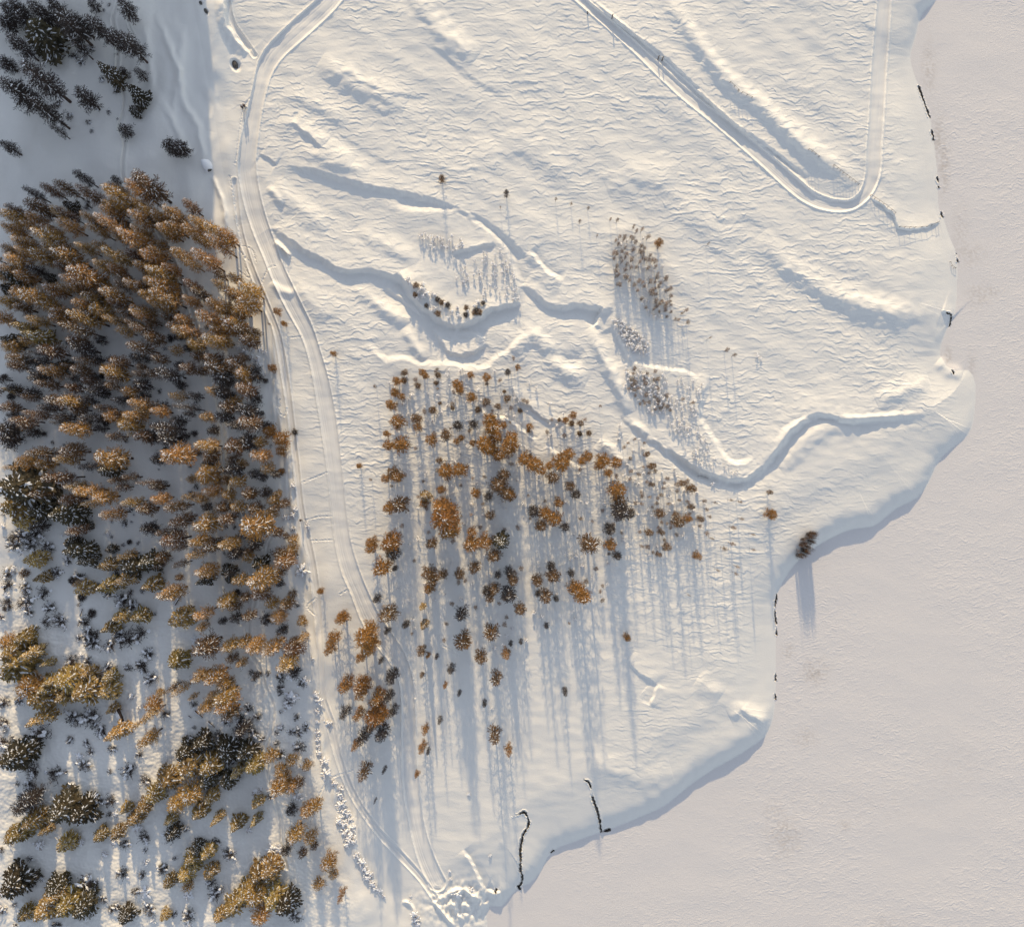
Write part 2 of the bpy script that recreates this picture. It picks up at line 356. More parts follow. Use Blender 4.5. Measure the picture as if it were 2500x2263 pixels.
# --- wind ripples
RIP = np.zeros_like(Z)
fi = (slice(max(V0-30, 0), V0+1173+30), slice(max(U0-30, 0), U0+1291+30))
u = UU[fi]; v = VV[fi]
slope = u*.05
def saw(t, k=.22):
    f = t-np.floor(t); return np.where(f < 1-k, f/(1-k), .5+.5*np.cos((f-(1-k))/k*math.pi))
wv = noise(u/26, v/22, 41)*9 + noise(u/11, v/12, 42)*3.2 + noise(u/90, v/70, 43)*16
t1 = (v+slope+wv)/16.0
a1 = np.clip(.45+noise(u/34, v/16, 44)*1.1, 0, 1.1)
wv2 = noise(u/17+7, v/14, 45)*6 + noise(u/60, v/50, 46)*12
t2 = (v-slope*1.5+wv2)/11.5+.3
a2 = np.clip(.35+noise(u/24, v/12, 47)*1.2, 0, 1)
r = saw(t1)*a1*.092+saw(t2, .3)*a2*.05+noise(u/6, v/5, 48)*.015
RIP[fi] = r
strength = np.clip(noise(UU/240, VV/200, 51)*.9+.85, .35, 1.25)
rs = landf*east*strength
rs *= 1-.75*np.clip((VV-1150)/250, 0, 1)*np.clip((1560-UU)/120, 0, 1)       # woodland and bay snow is smoother
rs *= 1-.55*np.exp(-(((UU-2100)/260)**2+((VV-1150)/130)**2))
rs *= 1-.4*np.exp(-(((UU-1120)/260)**2+((VV-680)/160)**2))
rs *= 1-.45*np.clip((VV-1500)/200, 0, 1)
# lake ripples: finer, lower
t3 = (v*.9+u*.25+noise(u/15, v/12, 61)*6+noise(u/50, v/50, 62)*8)/9.0
rl = saw(t3, .35)*np.clip(.35+noise(u/20, v/14, 63)*1.1, 0, 1)*.035+noise(u/5, v/4, 64)*.012
LR = np.zeros_like(Z); LR[fi] = rl
lakef = np.where(LAND, 0, np.clip(SD/25, 0, 1))*np.clip(noise(UU/300, VV/260, 66)+.75, .3, 1.1)

# --- roads and tracks: they flatten the ripples and press into the snow
CLS = np.zeros(UU.shape, np.int8)      # 0 ground 1 lake 2.. roads
CLS[~LAND] = 1
def ribbon(left, right, depth, berm, cls, n=60):
    A = spline(left, 8)[:, :2]; B = spline(right, 8)[:, :2]
    def rs_(P):
        l = np.r_[0, np.cumsum(np.linalg.norm(np.diff(P, axis=0), axis=1))]; t = np.linspace(0, l[-1], n)
        return np.c_[np.interp(t, l, P[:, 0]), np.interp(t, l, P[:, 1])]
    A = rs_(A); B = rs_(B); C = (A+B)/2; hw = np.linalg.norm(A-B, axis=1)/2
    pts = [(c[0], c[1], h) for c, h in zip(C, hw)]
    sl, d, al, h = dist_to(pts, 70, 30)
    x = np.abs(d)/np.maximum(h, 1)
    ins = np.clip((h-np.abs(d))/3+.5, 0, 1)
    # level the inside toward its own long-wave height
    rs[sl] *= 1-ins*.93
    e = np.abs(np.abs(d)-h)
    Z[sl] += -depth*ins + berm*np.exp(-(e/2.6)**2)*(1+.22*noise(UU[sl]/9, VV[sl]/9, 71))
    grp = np.zeros_like(d)
    for off in (-.55, -.35, .2, .45, .7):
        grp -= .05*np.exp(-((d-off*h)/2.0)**2)*np.clip(.75+noise(UU[sl]/60, VV[sl]/60, int(80+off*10)), .3, 1.2)
    Z[sl] += grp*ins
    c = CLS[sl]; c[(np.abs(d) < h) & (d < 1e8) & (al > 0) & (al < 1)] = cls; CLS[sl] = c
R1R = [(870,-60),(829,0),(771,58),(700,121),(667,167),(650,217),(637,283),(625,375),(625,417),(633,471),(650,537),(671,596),(690,650),(717,708),(742,760),(762,802),(783,867),(800,925),(817,1008),(829,1100),(842,1229),(855,1325),(880,1408),(912,1483),(945,1540),(985,1600),(1006,1661),(1011,1720),(1013,1800),(1018,1903),(1034,2024),(1063,2112),(1088,2161)]
R1L = [(820,-60),(783,0),(708,67),(650,125),(629,162),(617,221),(592,325),(581,396),(585,442),(596,496),(617,562),(642,621),(667,683),(700,750),(737,817),(758,887),(775,983),(787,1058),(800,1150),(808,1229),(817,1312),(833,1387),(855,1437),(882,1508),(913,1557),(955,1611),(976,1657),(982,1703),(982,1795),(984,1903),(997,1982),(1017,2074),(1047,2149)]
ribbon(R1L, R1R, .22, .2, 2, 90)
R2L = [(566,440),(571,492),(583,571),(604,650),(640,745),(667,808),(683,896),(700,1000),(712,1104),(725,1221),(737,1304),(754,1375),(767,1500),(775,1580),(780,1700),(795,1760),(815,1840),(840,1912),(872,1972),(918,2036),(960,2082),(1020,2145),(1055,2195)]
R2R = [(578,440),(583,500),(592,562),(617,646),(658,745),(687,825),(704,917),(717,1021),(729,1125),(742,1242),(762,1333),(775,1404),(785,1500),(790,1628),(797,1711),(814,1753),(832,1840),(856,1907),(886,1966),(932,2028),(975,2072),(1034,2138),(1070,2190)]
ribbon(R2L, R2R, .16, .15, 3, 70)
R4c = [(1350,-60),(1418,0),(1540,106),(1665,224),(1764,302),(1868,390),(1952,464),(1993,490),(2035,502),(2077,501),(2108,480),(2126,448),(2134,410),(2136,354),(2142,271),(2147,167),(2154,83),(2160,0),(2166,-60)]
w4 = [10,10,10,10,11,11,12,12,12,12,13,15,16,17,17,18,18,17,17]
def offs(c, w, s):
    c = np.array(c, float); t = np.gradient(c, axis=0); t /= np.linalg.norm(t, axis=1)[:, None]
    nrm = np.c_[t[:, 1], -t[:, 0]]; return [tuple(x) for x in (c+nrm*s*np.array(w)[:, None])]
ribbon(offs(R4c, w4, 1), offs(R4c, w4, -1), .2, .24, 4, 120)
ridge([(1440,-5),(1560,92),(1668,190),(1764,275),(1868,362),(1945,430),(2000,480),(2050,492)], .35, 3.5, .1)
R3L = [(548,-60),(551,0),(562,56),(590,102),(615,140)]; R3R = [(556,-60),(562,0),(573,52),(602,96),(627,132)]
ribbon(R3L, R3R, .25, .1, 5, 30)
def groove(pts, w, depth, cls=None, dash=0):
    sl, d, al, ex = dist_to(pts, 24, 8)
    k = 1.0
    if dash: k = np.clip(.5+noise(UU[sl]/dash, VV[sl]/dash, 77)*2.2, 0, 1)
    rs[sl] *= 1-.8*np.exp(-(d/(w*1.3))**2)
    Z[sl] += (-depth*np.exp(-(d/w)**2) + depth*.35*np.exp(-((np.abs(d)-w*1.9)/w)**2))*k
    if cls:
        c = CLS[sl]; c[(np.abs(d) < w*1.2) & ((c == 0) | (c > 90))] = cls; CLS[sl] = c
groove([(287,-40),(287,8),(275,50),(287,104),(287,187),(304,237),(300,283),(290,310),(304,346),(300,396),(302,442),(317,475),(350,520),(400,590),(440,680),(480,800),(515,900),(535,1003),(548,1070),(552,1150),(575,1230),(590,1290),(600,1350),(622,1440),(620,1480),(608,1520),(612,1590),(633,1629),(648,1675),(667,1725),(665,1772),(652,1822),(655,1900),(683,1995),(687,2061),(700,2120)], 3.2, .34, 6)
groove([(312,20),(314,60),(325,85)], 2.2, .15); groove([(670,1300),(654,1330),(650,1366),(648,1400)], 2.4, .3)
for pts, dsh in [([(1010,1661),(1013,1703)], 0), ([(560,430),(570,480),(578,540),(590,600),(600,640)], 6), ([(625,640),(615,610),(582,600),(590,620),(610,640)], 5), ([(580,660),(610,680),(600,655)], 5), ([(738,1178),(770,1165),(802,1152)], 6),
                 ([(745,1270),(775,1262),(810,1260)], 5), ([(760,1320),(812,1318)], 5), ([(683,975),(681,1010),(695,1016),(700,998)], 4), ([(610,240),(596,262),(588,300),(575,400)], 4), ([(830,1450),(848,1440)], 5),
                 ([(640,690),(655,655),(672,650)], 4), ([(705,825),(735,822)], 4), ([(1080,1575),(1120,1600)], 5), ([(735,2085),(790,1920),(860,1880)], 5), ([(767,1500),(750,1480),(770,1460)], 4), ([(600,265),(590,330),(583,396)], 0)]:
    groove(pts, 2.0, .12, None, dsh)
# --- creeks and shoreline leads with open dark water
def lead(pts, w, depth, cls, brk=.0, seed=5):
    sl, d, al, ex = dist_to(pts, 16, 5)
    d = d+noise(UU[sl]/6, VV[sl]/6, 83)*1.6
    k = np.clip(.7+noise(UU[sl]/22, VV[sl]/22, seed)*1.5-brk, 0, 1)
    ww = w*(.45+.75*k)*np.clip(np.minimum(al, 1-al)/.04, .25, 1)
    x = np.abs(d)/np.maximum(ww, .1)
    Z[sl] -= depth*sstep(1.35-x*.75)*np.clip(k*2, 0, 1)
    Z[sl] += .12*np.exp(-((x-2.0)/.6)**2)
    c = CLS[sl]; c[(x < 1.0) & (k > .35)] = cls; CLS[sl] = c
lead([(1426,1903),(1436,1908),(1443,1925),(1446,1945),(1455,1970),(1463,1999),(1466,2024),(1474,2036)], 2.1, .7, 20, -.05, 5)
lead([(1466,2032),(1490,2023)], 3.0, .8, 20, -.2, 5)
lead([(1251,1993),(1266,1987),(1280,1981),(1290,2000),(1288,2017),(1276,2040),(1270,2074),(1271,2100),(1270,2120),(1275,2143),(1265,2168)], 2.0, .7, 21, -.1, 8)
for i, (pts, w) in enumerate([([(2241,208),(2252,240),(2260,262),(2270,288)], 3.2), ([(2274,318),(2279,343)], 3.0), ([(2288,432),(2291,460)], 3.4), ([(2296,517),(2301,531)], 3.6), ([(2334,620),(2338,640)], 3.2), ([(2310,762),(2324,770)], 3.2), ([(2322,772),(2317,800)], 2.0),
        ([(1897,1448),(1892,1480),(1892,1503)], 1.8), ([(1892,1503),(1895,1525),(1896,1552)], 2.8), ([(1894,1644),(1893,1662)], 2.8), ([(1893,1692),(1892,1708)], 2.4), ([(2324,903),(2328,912)], 3.0), ([(1263,2160),(1270,2170)], 5), ([(1212,2168),(1208,2180)], 4), ([(1340,2082),(1352,2074)], 2.0)]):
    lead(pts, w*.55, .35, 22, -.15, 11+i)
lead([(1897,1450),(1893,1475),(1892,1508)], 1.3, .3, 22, .1, 35)
# --- melt hollows round the dark rocks, top left
for (cu, cv, a, b) in [(575, 160, 14, 10), (490, 9, 6, 5), (503, 29, 8, 5)]:
    dx = UU-cu; dy = VV-cv; th = R(60); p = (dx*math.cos(th)+dy*math.sin(th))/a; q = (-dx*math.sin(th)+dy*math.cos(th))/b
    rr = np.sqrt(p*p+q*q); Z += (-.7 if a > 10 else -.2)*sstep((1.5-rr)/1.1)
wr = 1/(1+np.exp(np.clip((UU-(wx-75))/22, -30, 30)))
Z += landf*wr*(sstep((VV-1400)/150)*.9+.45*np.exp(-(((UU-160)/130)**2+((VV-200)/130)**2))+.25)*(noise(UU/8, VV/7, 17)*.045+noise(UU/22, VV/20, 18)*.10)
# --- dust on the lake snow
Z += rs*RIP + lakef*LR
lw = np.where(LAND, 0, np.clip(SD/60, 0, 1))
Z += lw*(noise(UU/150+9, VV/90, 67)*.05+noise((UU-VV*.5)/60, VV/40, 68)*.015)
Z += landf*east*(noise(UU/42, VV/20, 69)*.06+noise(UU/130, VV/60, 70)*.07)*np.clip(1.2-strength*.4, .3, 1)

ZW = Z
X = (UU-CU)*S*(1-ZW/HC); Y = -(VV-CV)*S*(1-ZW/HC)
def terrain_piece(name, sel, material, kind='structure'):
    q = np.argwhere(sel)
    i = q[:, 0]; j = q[:, 1]
    f = np.stack([i*NU+j, (i+1)*NU+j, (i+1)*NU+j+1, i*NU+j+1], 1)
    uq, inv = np.unique(f.ravel(), return_inverse=True)
    co = np.stack([X.ravel()[uq], Y.ravel()[uq], ZW.ravel()[uq]], 1).astype(np.float32)
    me = bpy.data.meshes.new(name)
    me.vertices.add(len(co)); me.vertices.foreach_set('co', co.ravel())
    me.loops.add(len(inv)); me.loops.foreach_set('vertex_index', inv.astype(np.int32))
    me.polygons.add(len(f)); me.polygons.foreach_set('loop_start', np.arange(len(f), dtype=np.int32)*4)
    me.polygons.foreach_set('loop_total', np.full(len(f), 4, np.int32))
    me.polygons.foreach_set('use_smooth', np.zeros(len(f), bool))
    me.update(calc_edges=True)
    me.materials.append(material)
    if name == 'lake':
        du = UU.ravel()[uq]; dv = VV.ravel()[uq]; dirt = np.zeros(len(uq))
        for (cu, cv, a, b, k) in [(2268,170,16,60,.6),(2290,340,18,60,.7),(2305,400,14,70,.8),(2360,620,40,30,.5),(2345,560,20,60,.4),(2390,720,30,30,.5),(2420,712,25,12,.5),(1990,1640,30,28,.8),(1925,1590,14,14,.8),(1965,1800,30,25,.4),(1915,2040,40,50,.6),(1890,1980,30,30,.4),(2060,2015,16,14,.5),(2315,870,8,20,.9),(2372,890,10,30,.5),(2060,1960,300,60,.12),(2170,2255,40,20,.4),(2330,1870,80,80,.15)]:
            dirt = np.maximum(dirt, k*np.exp(-((du-cu)/a)**2-((dv-cv)/b)**2))
        dirt *= .55*np.clip(.55+noise(du/7, dv/6, 99)*1.1+noise(du/20, dv/20, 98)*.6, 0, 1)
        at = me.attributes.new('dirt', 'FLOAT', 'POINT'); at.data.foreach_set('value', dirt.astype(np.float32))
    o = bpy.data.objects.new(name, me); COL.objects.link(o); tag(o, kind=kind)
    return o
C4 = CLS[:-1, :-1]
terrain_piece('ground', C4 == 0, M['snow'])
terrain_piece('lake', C4 == 1, M['lake'])
for c, nm in ((2, 'road'), (3, 'ski_track'), (4, 'road'), (5, 'track')):
    terrain_piece(nm, C4 == c, M['packed'])
terrain_piece('path', C4 == 6, M['snow'])
terrain_piece('creek', C4 == 20, M['water']); terrain_piece('creek', C4 == 21, M['water']); terrain_piece('water', C4 == 22, M['water'])
# thin snow over brownish ice where the wind scoured the lake
nt = M['lake'].node_tree; bs = nt.nodes['Principled BSDF']; src = bs.inputs['Base Color'].links[0].from_socket
at = nt.nodes.new('ShaderNodeAttribute'); at.attribute_name = 'dirt'
mx = nt.nodes.new('ShaderNodeMixRGB'); mx.inputs[2].default_value = (.36, .30, .25, 1)
nt.links.new(at.outputs['Fac'], mx.inputs[0]); nt.links.new(src, mx.inputs[1]); nt.links.new(mx.outputs[0], bs.inputs['Base Color'])

Uf0, Vf0 = U[U0], V[V0]
def zat(u, v):
    fu = min(max((u-Uf0)/FS, -3), 1293)+U0; fv = min(max((v-Vf0)/FS, -3), 1175)+V0
    iu = int(fu); iv = int(fv); a = fu-iu; b = fv-iv
    return float((Z[iv, iu]*(1-a)+Z[iv, iu+1]*a)*(1-b)+(Z[iv+1, iu]*(1-a)+Z[iv+1, iu+1]*a)*b)
def pt(u, v, dz=0):
    z = zat(u, v); k = 1-z/HC
    return Vector(((u-CU)*S*k, -(v-CV)*S*k, z+dz))
# ------------------------------------------------------------------ tree prototypes (10 m tall, radius 2 m, scaled per tree)
def larch_proto(seed, c0, nb, kind, R0=2.0, snow=.35, twig=1.0, pw=.75, ntw=7):
    rg = random.Random(seed); H = 10.0
    tr = MB(); bend = [(rg.uniform(-.12, .12), rg.uniform(-.12, .12)) for _ in range(5)]
    pts = []; 
    for i in range(6):
        z = H*i/5*.985; b = bend[min(i, 4)]; pts.append(Vector((b[0]*i/5, b[1]*i/5, z)))
    tr.tube(pts, [.24, .20, .16, .11, .06, .015], 6)
    cr = MB(); sn = MB()
    def axis_at(z):
        t = max(0, min(z/H*5/.985, 4.999)); k = int(t); f = t-k; return pts[k].lerp(pts[min(k+1, 5)], f)
    a = rg.uniform(0, 6.28)
    for i in range(nb):
        t = (i+.5)/nb; t = t**.85; z = H*(c0+(.985-c0)*t)
        a += 2.4+rg.uniform(-.5, .5)
        prof = (1-t)**pw*min(1, .62+t*2.2) if kind != 'e' else (1-t)**.9*min(1, .7+t*2)
        L = R0*(prof+.04)*rg.choice((.6, .85, 1, 1.1, 1.3))*rg.uniform(.85, 1.12)
        o = axis_at(z); up = .10 if t > .6 else -.12
        d = Vector((math.cos(a), math.sin(a), 0)); sd = Vector((-d.y, d.x, 0))
        sw = rg.uniform(-.18, .18)
        def bp(s): return o + d*(L*s) + sd*(L*sw*s*s) + Vector((0, 0, L*(up*s + (.22*s*s if kind != 'e' else -.12*s*s))))
        rb = .026+.020*L
        cr.tube([bp(0), bp(.5), bp(1)], [rb, rb*.65, rb*.2], 3, 0)
        n = max(3, int(ntw*L/1.4)+2)
        for k in range(n):
            s = .14+.86*(k+rg.random())/n
            c = bp(s); 
            for sg in (-1, 1):
                ll = twig*(.26+.36*(1-s*.55)*min(L, 1.6))*rg.uniform(.6, 1.3)
                w = ll*(.085 if kind != 'e' else .22)
                dd = (sd*sg*rg.uniform(.6, 1)+d*rg.uniform(.4, 1.0)+Vector((0, 0, rg.uniform(-.45, .35)))).normalized()
                sx = dd.cross(Vector((rg.uniform(-.5, .5), rg.uniform(-.5, .5), 1))).normalized()
                e = c+dd*ll; m = c+dd*ll*.5
                cr.quad(c, m+sx*w, e, m-sx*w, 1)
                if kind == 'e' and rg.random() < .6:
                    e2 = c+(dd*.6+Vector((0, 0, -.5)))*ll; cr.tri(c+sx*w, e2, c-sx*w, 1)
        if rg.random() < snow:
            s = rg.uniform(.3, .9); q = bp(s)+Vector((0, 0, .05))
            if kind == 'e': sn.blob(q, bp(1)-bp(0), L*rg.uniform(.18, .36), rg.uniform(.06, .13), .08, 0, rg)
            else: sn.blob(q, bp(1)-bp(0), L*rg.uniform(.14, .42), rg.uniform(.03, .065), .06, 0, rg)
        if kind == 'e':
            for _ in range(2):
                s = rg.uniform(.25, 1); q = bp(s)+sd*rg.uniform(-.12, .12)*L+Vector((0, 0, .05)); sn.blob(q, d+sd*rg.uniform(-.5, .5), L*rg.uniform(.12, .3), rg.uniform(.04, .09), .06, 0, rg)
        if rg.random() < snow*.5:
            s = rg.uniform(.2, 1); q = bp(s)+sd*rg.uniform(-.2, .2)*L+Vector((0, 0, .05)); sn.blob(q, sd+d, rg.uniform(.1, .25), rg.uniform(.05, .1), .07, 0, rg)
    return tr, cr, sn
PROTO = {}
def mkproto(key, seed, tw, **k):
    tr, cr, sn = larch_proto(seed, **k)
    n0 = len(cr.v); cr.v += sn.v; cr.f += [tuple(i+n0 for i in f) for f in sn.f]; cr.m += [2]*len(sn.f)
    a = tr.build('trunk', [M['bark']], None, True); b = cr.build('crown', [M['bark'], tw, M['cap']])
    res = []
    for o in (a, b):
        res.append(o.data); bpy.data.objects.remove(o)
    PROTO.setdefault(key, []).append(res)
for i in range(3):
    mkproto('a', 10+i, M['twig_f'], c0=.22, nb=125, kind='l', snow=.95, pw=.5, ntw=5)
    mkproto('r', 20+i, M['twig_r'], c0=.22, nb=110, kind='l', snow=.8, pw=.5, ntw=5)
    mkproto('g', 30+i, M['twig_g'], c0=.2, nb=100, kind='l', snow=.5, ntw=4, pw=.5)
    mkproto('A', 40+i, M['twig_a'], c0=.12, nb=110, kind='l', snow=.4, pw=.55, ntw=6)
    mkproto('R', 50+i, M['twig_r'], c0=.12, nb=100, kind='l', snow=.6, pw=.55, ntw=5)
    mkproto('G', 60+i, M['twig_g'], c0=.12, nb=90, kind='l', snow=.3, pw=.6, ntw=6)
    mkproto('e', 70+i, M['needle'], c0=.10, nb=150, kind='e', snow=1.3, pw=.9)
    mkproto('d', 80+i, M['needle_d'], c0=.10, nb=140, kind='e', snow=.8, pw=.9)
    mkproto('t', 90+i, M['twig_s'], c0=.38, nb=32, kind='l', snow=.9, pw=.5, ntw=4, twig=1.2)
for i in range(2):      # lighter ones for the uncounted rest of the forest
    mkproto('La', 210+i, M['twig_f'], c0=.20, nb=62, kind='l', snow=.9, pw=.5, ntw=3, twig=1.3)
    mkproto('Lr', 220+i, M['twig_r'], c0=.20, nb=56, kind='l', snow=.7, pw=.5, ntw=3, twig=1.3)
    mkproto('Lg', 230+i, M['twig_g'], c0=.18, nb=52, kind='l', snow=.5, pw=.5, ntw=3, twig=1.3)
    mkproto('LA', 240+i, M['twig_a'], c0=.10, nb=56, kind='l', snow=.28, pw=.6, ntw=4, twig=1.35)
    mkproto('LR', 250+i, M['twig_r'], c0=.10, nb=52, kind='l', snow=.4, pw=.6, ntw=4, twig=1.35)
    mkproto('LG', 260+i, M['twig_g'], c0=.12, nb=48, kind='l', snow=.3, pw=.6, ntw=4, twig=1.35)
def mkbush(key, seed, n, tw, snow, hh, thin=.012):
    rg = random.Random(seed); st = MB(); sn = MB()
    for i in range(n):
        a = rg.uniform(0, 6.28); lean = rg.uniform(.15, 1.0); r = rg.uniform(.45, 1.0)
        d = Vector((math.cos(a)*lean*r, math.sin(a)*lean*r, hh*rg.uniform(.45, 1)*(1.25-lean*.6)))
        b = Vector((math.cos(a)*.08, math.sin(a)*.08, -.1)); m = b+d*.55+Vector((rg.uniform(-.08, .08), rg.uniform(-.08, .08), .05)); e = b+d
        st.tube([b, m, e], [thin*1.8, thin*1.2, thin*.4], 3, 0)
        for k in range(5):
            s = rg.uniform(.35, 1); c = b.lerp(e, s); q = c+Vector((rg.uniform(-.3, .3), rg.uniform(-.3, .3), rg.uniform(-.02, .22)))
            x = (q-c).cross(Vector((rg.random()-.5, rg.random()-.5, .8))).normalized()*.025
            st.quad(c, (c+q)/2+x, q, (c+q)/2-x, 1)
        if rg.random() < snow:
            s = rg.uniform(.5, 1); c = b.lerp(e, s); sn.blob(c+Vector((0, 0, .04)), d*Vector((1, 1, 0))+Vector((.01, 0, 0)), rg.uniform(.16, .42), rg.uniform(.10, .22), rg.uniform(.08, .18), 0, rg)
    n0 = len(st.v); st.v += sn.v; st.f += [tuple(i+n0 for i in f) for f in sn.f]; st.m += [2]*len(sn.f)
    a = st.build('bush', [M['bark'], tw, M['cap']])
    PROTO.setdefault(key, []).append([a.data]); bpy.data.objects.remove(a)
for i in range(4):
    mkbush('b', 110+i, 34, M['twig_g'], .18, .9)
    mkbush('s', 120+i, 12, M['twig_s'], 1.0, 1.3, .013)
    mkbush('w', 130+i, 24, M['twig_s'], 1.0, .8, .010)

TREES = []      # each: dict(kind, u, v at base, h, w)
def add_tip(u, v, L, w, k, hmin=None):
    """tree given by where its tip shows, the length of its lean and its crown width in the photo"""
    rr = math.hypot(u-CU, v-CV)
    z0 = max(zat(u, v), 0)
    if k in 'arg' and L > 38: L *= 1.12
    h = (HC-z0)*L/rr
    h = max(h, w*S*1.35); h = min(h, 17)
    f = 1-h/(HC-z0)
    TREES.append(dict(k=k, u=CU+(u-CU)*f, v=CV+(v-CV)*f, h=h, w=w*S))
def add_crown(u, v, w, k, h=None):
    """open-grown tree given by its crown's centre"""
    w = max(w, 5)
    if h is None: h = {'t': 4.4+w*.08}.get(k, 2.0+w*.29)
    f = 1-h*.55/HC
    TREES.append(dict(k=k, u=CU+(u-CU)*f, v=CV+(v-CV)*f, h=h, w=w*S))
def tile(x0, y0, s, txt):
    for t in txt.split(';'):
        t = t.strip()
        if not t: continue
        p = t.split(); add_tip(x0+float(p[0])/s, y0+float(p[1])/s, float(p[2]), float(p[3]), p[4])
def tilec(x0, y0, s, txt):
    for t in txt.split(';'):
        t = t.strip()
        if not t: continue
        p = t.split(); add_crown(x0+float(p[0])/s, y0+float(p[1])/s, float(p[2]), p[3], float(p[4]) if len(p) > 4 else None)
# forest, upper left block
tile(0, 400, 5.04, """270 280 72 28 g;890 80 68 30 g;490 240 70 30 r;650 200 80 34 r;930 260 88 36 r;1370 160 30 22 g;1620 110 108 55 r;1540 200 90 36 a;1250 260 124 44 a;1330 430 57 30 a;40 500 83 30 r;290 440 90 40 r;0 570 88 36 a;300 600 71 34 a;690 680 78 36 a;770 470 42 26 d;1220 510 77 34 a;1140 610 131 36 a;1580 570 80 34 a;1850 580 60 30 a;1140 720 46 28 r;1930 740 70 34 a;380 800 110 40 a;0 730 77 34 a;130 900 79 36 a;0 1000 70 34 a;620 1040 100 46 a;1240 1030 92 34 a;1440 800 97 40 a;1720 1060 75 36 a;500 980 71 30 a;350 1060 79 36 a;50 1130 83 36 a;1140 1190 67 30 a;820 1270 107 44 a;1650 1200 60 32 a;1780 1260 80 34 a;0 1300 70 40 d;540 1380 24 20 d;730 1370 79 34 a;520 1490 69 34 a;220 1560 98 44 a;1220 1540 82 36 a;1510 1420 71 34 a;1830 1430 75 40 a;980 1600 69 44 e;880 1680 67 32 a;500 1700 60 30 a;1700 1570 60 34 a;0 1500 30 30 d;0 1660 54 28 r;1600 1760 50 30 a;300 1250 60 30 g""")
tile(350, 440, 5.04, """480 240 58 32 r;240 320 68 32 a;100 390 50 28 a;160 540 65 30 a;270 510 63 34 a;480 540 67 30 a;570 440 60 30 a;740 520 90 44 a;900 590 64 36 a;690 700 40 26 a;760 660 95 32 a;160 760 35 28 a;50 820 64 32 a;330 840 72 34 a;590 850 87 38 a;0 930 45 30 a;500 970 53 28 a;80 1080 78 40 a;0 1200 59 30 a;60 1350 94 38 a;480 1430 50 30 a;1050 1160 38 28 a;1000 1350 47 30 a;1180 1260 64 42 a;1180 1450 57 40 a;770 1470 54 34 a;890 1560 45 26 a;1120 1560 44 30 a;640 1620 75 34 a;390 1680 45 34 a;1030 1720 46 36 a;200 1640 39 24 r;0 1600 36 28 a;820 1780 40 30 a;590 1350 55 28 g;40 450 40 30 g""")
tile(0, 750, 5.04, """600 100 61 36 a;620 20 60 30 a;700 190 115 34 r;800 50 102 36 a;1010 60 63 26 r;1100 0 60 40 a;1280 110 62 26 a;1590 30 65 30 a;1760 140 45 26 r;1580 210 80 26 r;1770 340 52 34 r;110 200 76 32 e;250 300 90 40 e;220 380 52 28 a;0 450 56 40 a;820 390 60 40 r;1170 390 31 22 g;460 500 74 36 r;330 540 74 20 g;850 460 71 40 g;50 600 75 34 r;880 620 71 24 r;1120 620 34 26 g;1350 650 53 32 r;1550 440 76 36 r;1640 590 42 24 g;1860 600 45 30 r;70 700 60 28 r;460 750 72 34 a;670 710 30 26 d;330 790 74 26 g;870 750 54 34 r;1240 760 69 40 a;1290 830 56 30 r;1000 880 41 32 r;1100 840 32 20 g;1620 790 45 22 r;1780 780 48 28 r;330 870 70 30 g;400 920 78 30 r;800 970 50 30 r;1000 1000 64 30 g;1160 950 46 24 g;1500 1020 42 34 a;1650 930 40 38 g;0 1000 55 24 e;250 1090 54 26 r;300 1040 40 30 g;540 1120 92 36 r;700 1130 80 34 a;960 1130 48 30 g;1360 1130 53 26 g;1560 1160 64 30 a;450 1210 67 24 g;840 1240 52 30 r;1150 1220 54 26 r;1640 1250 49 26 a;1850 1260 50 30 a;0 1220 56 30 r;260 1290 80 28 r;670 1320 65 22 g;960 1350 62 30 g;1270 1330 48 34 a;1510 1320 59 34 a;90 1380 82 32 r;200 1440 50 28 r;600 1410 60 18 g;740 1480 78 38 a;1110 1480 43 22 g;1460 1440 56 40 a;1850 1460 40 28 g;1300 1580 50 26 r;1640 1580 52 34 r;720 1770 70 40 r;0 1500 20 50 g;0 1620 24 50 g;300 1790 80 36 r;0 380 60 30 d""")
tile(350, 780, 5.04, """360 100 51 30 a;820 90 44 34 a;730 200 60 40 a;550 270 42 36 a;330 350 35 28 a;350 200 24 16 g;1000 20 48 46 a;1320 130 24 28 r;1200 220 40 40 r;500 340 20 20 g;600 420 35 34 r;760 460 45 36 r;1050 510 40 40 r;760 550 60 44 r;440 570 50 34 r;130 620 72 34 g;300 720 32 20 g;880 700 40 50 g;1150 640 38 44 a;1320 610 22 30 g;1200 720 20 30 r;770 850 46 30 a;880 880 44 40 g;310 920 46 28 a;520 920 42 24 g;410 800 22 26 g;1150 830 50 44 r;1330 960 20 30 g;1050 990 26 34 a;940 1060 42 38 r;1180 1100 42 46 g;1440 1150 6 14 g;340 1050 75 26 g;480 1150 34 18 g;700 1190 38 28 a;880 1180 44 34 g;1160 1250 60 40 r;1030 1290 42 28 g;340 1240 38 34 g;80 1310 80 38 g;200 1450 48 44 g;0 1430 36 36 g;600 1400 10 16 g;640 1540 58 36 a;1210 1500 36 46 g;1360 1500 30 30 a;1500 1370 20 30 A;1640 1470 20 32 A;1030 1560 40 50 r;1320 1670 46 38 a;760 1660 36 34 r;240 1660 72 54 a;610 1640 20 20 g;720 1790 30 30 g;100 1720 30 30 g;1545 580 14 18 A;1650 1620 15 22 A""")
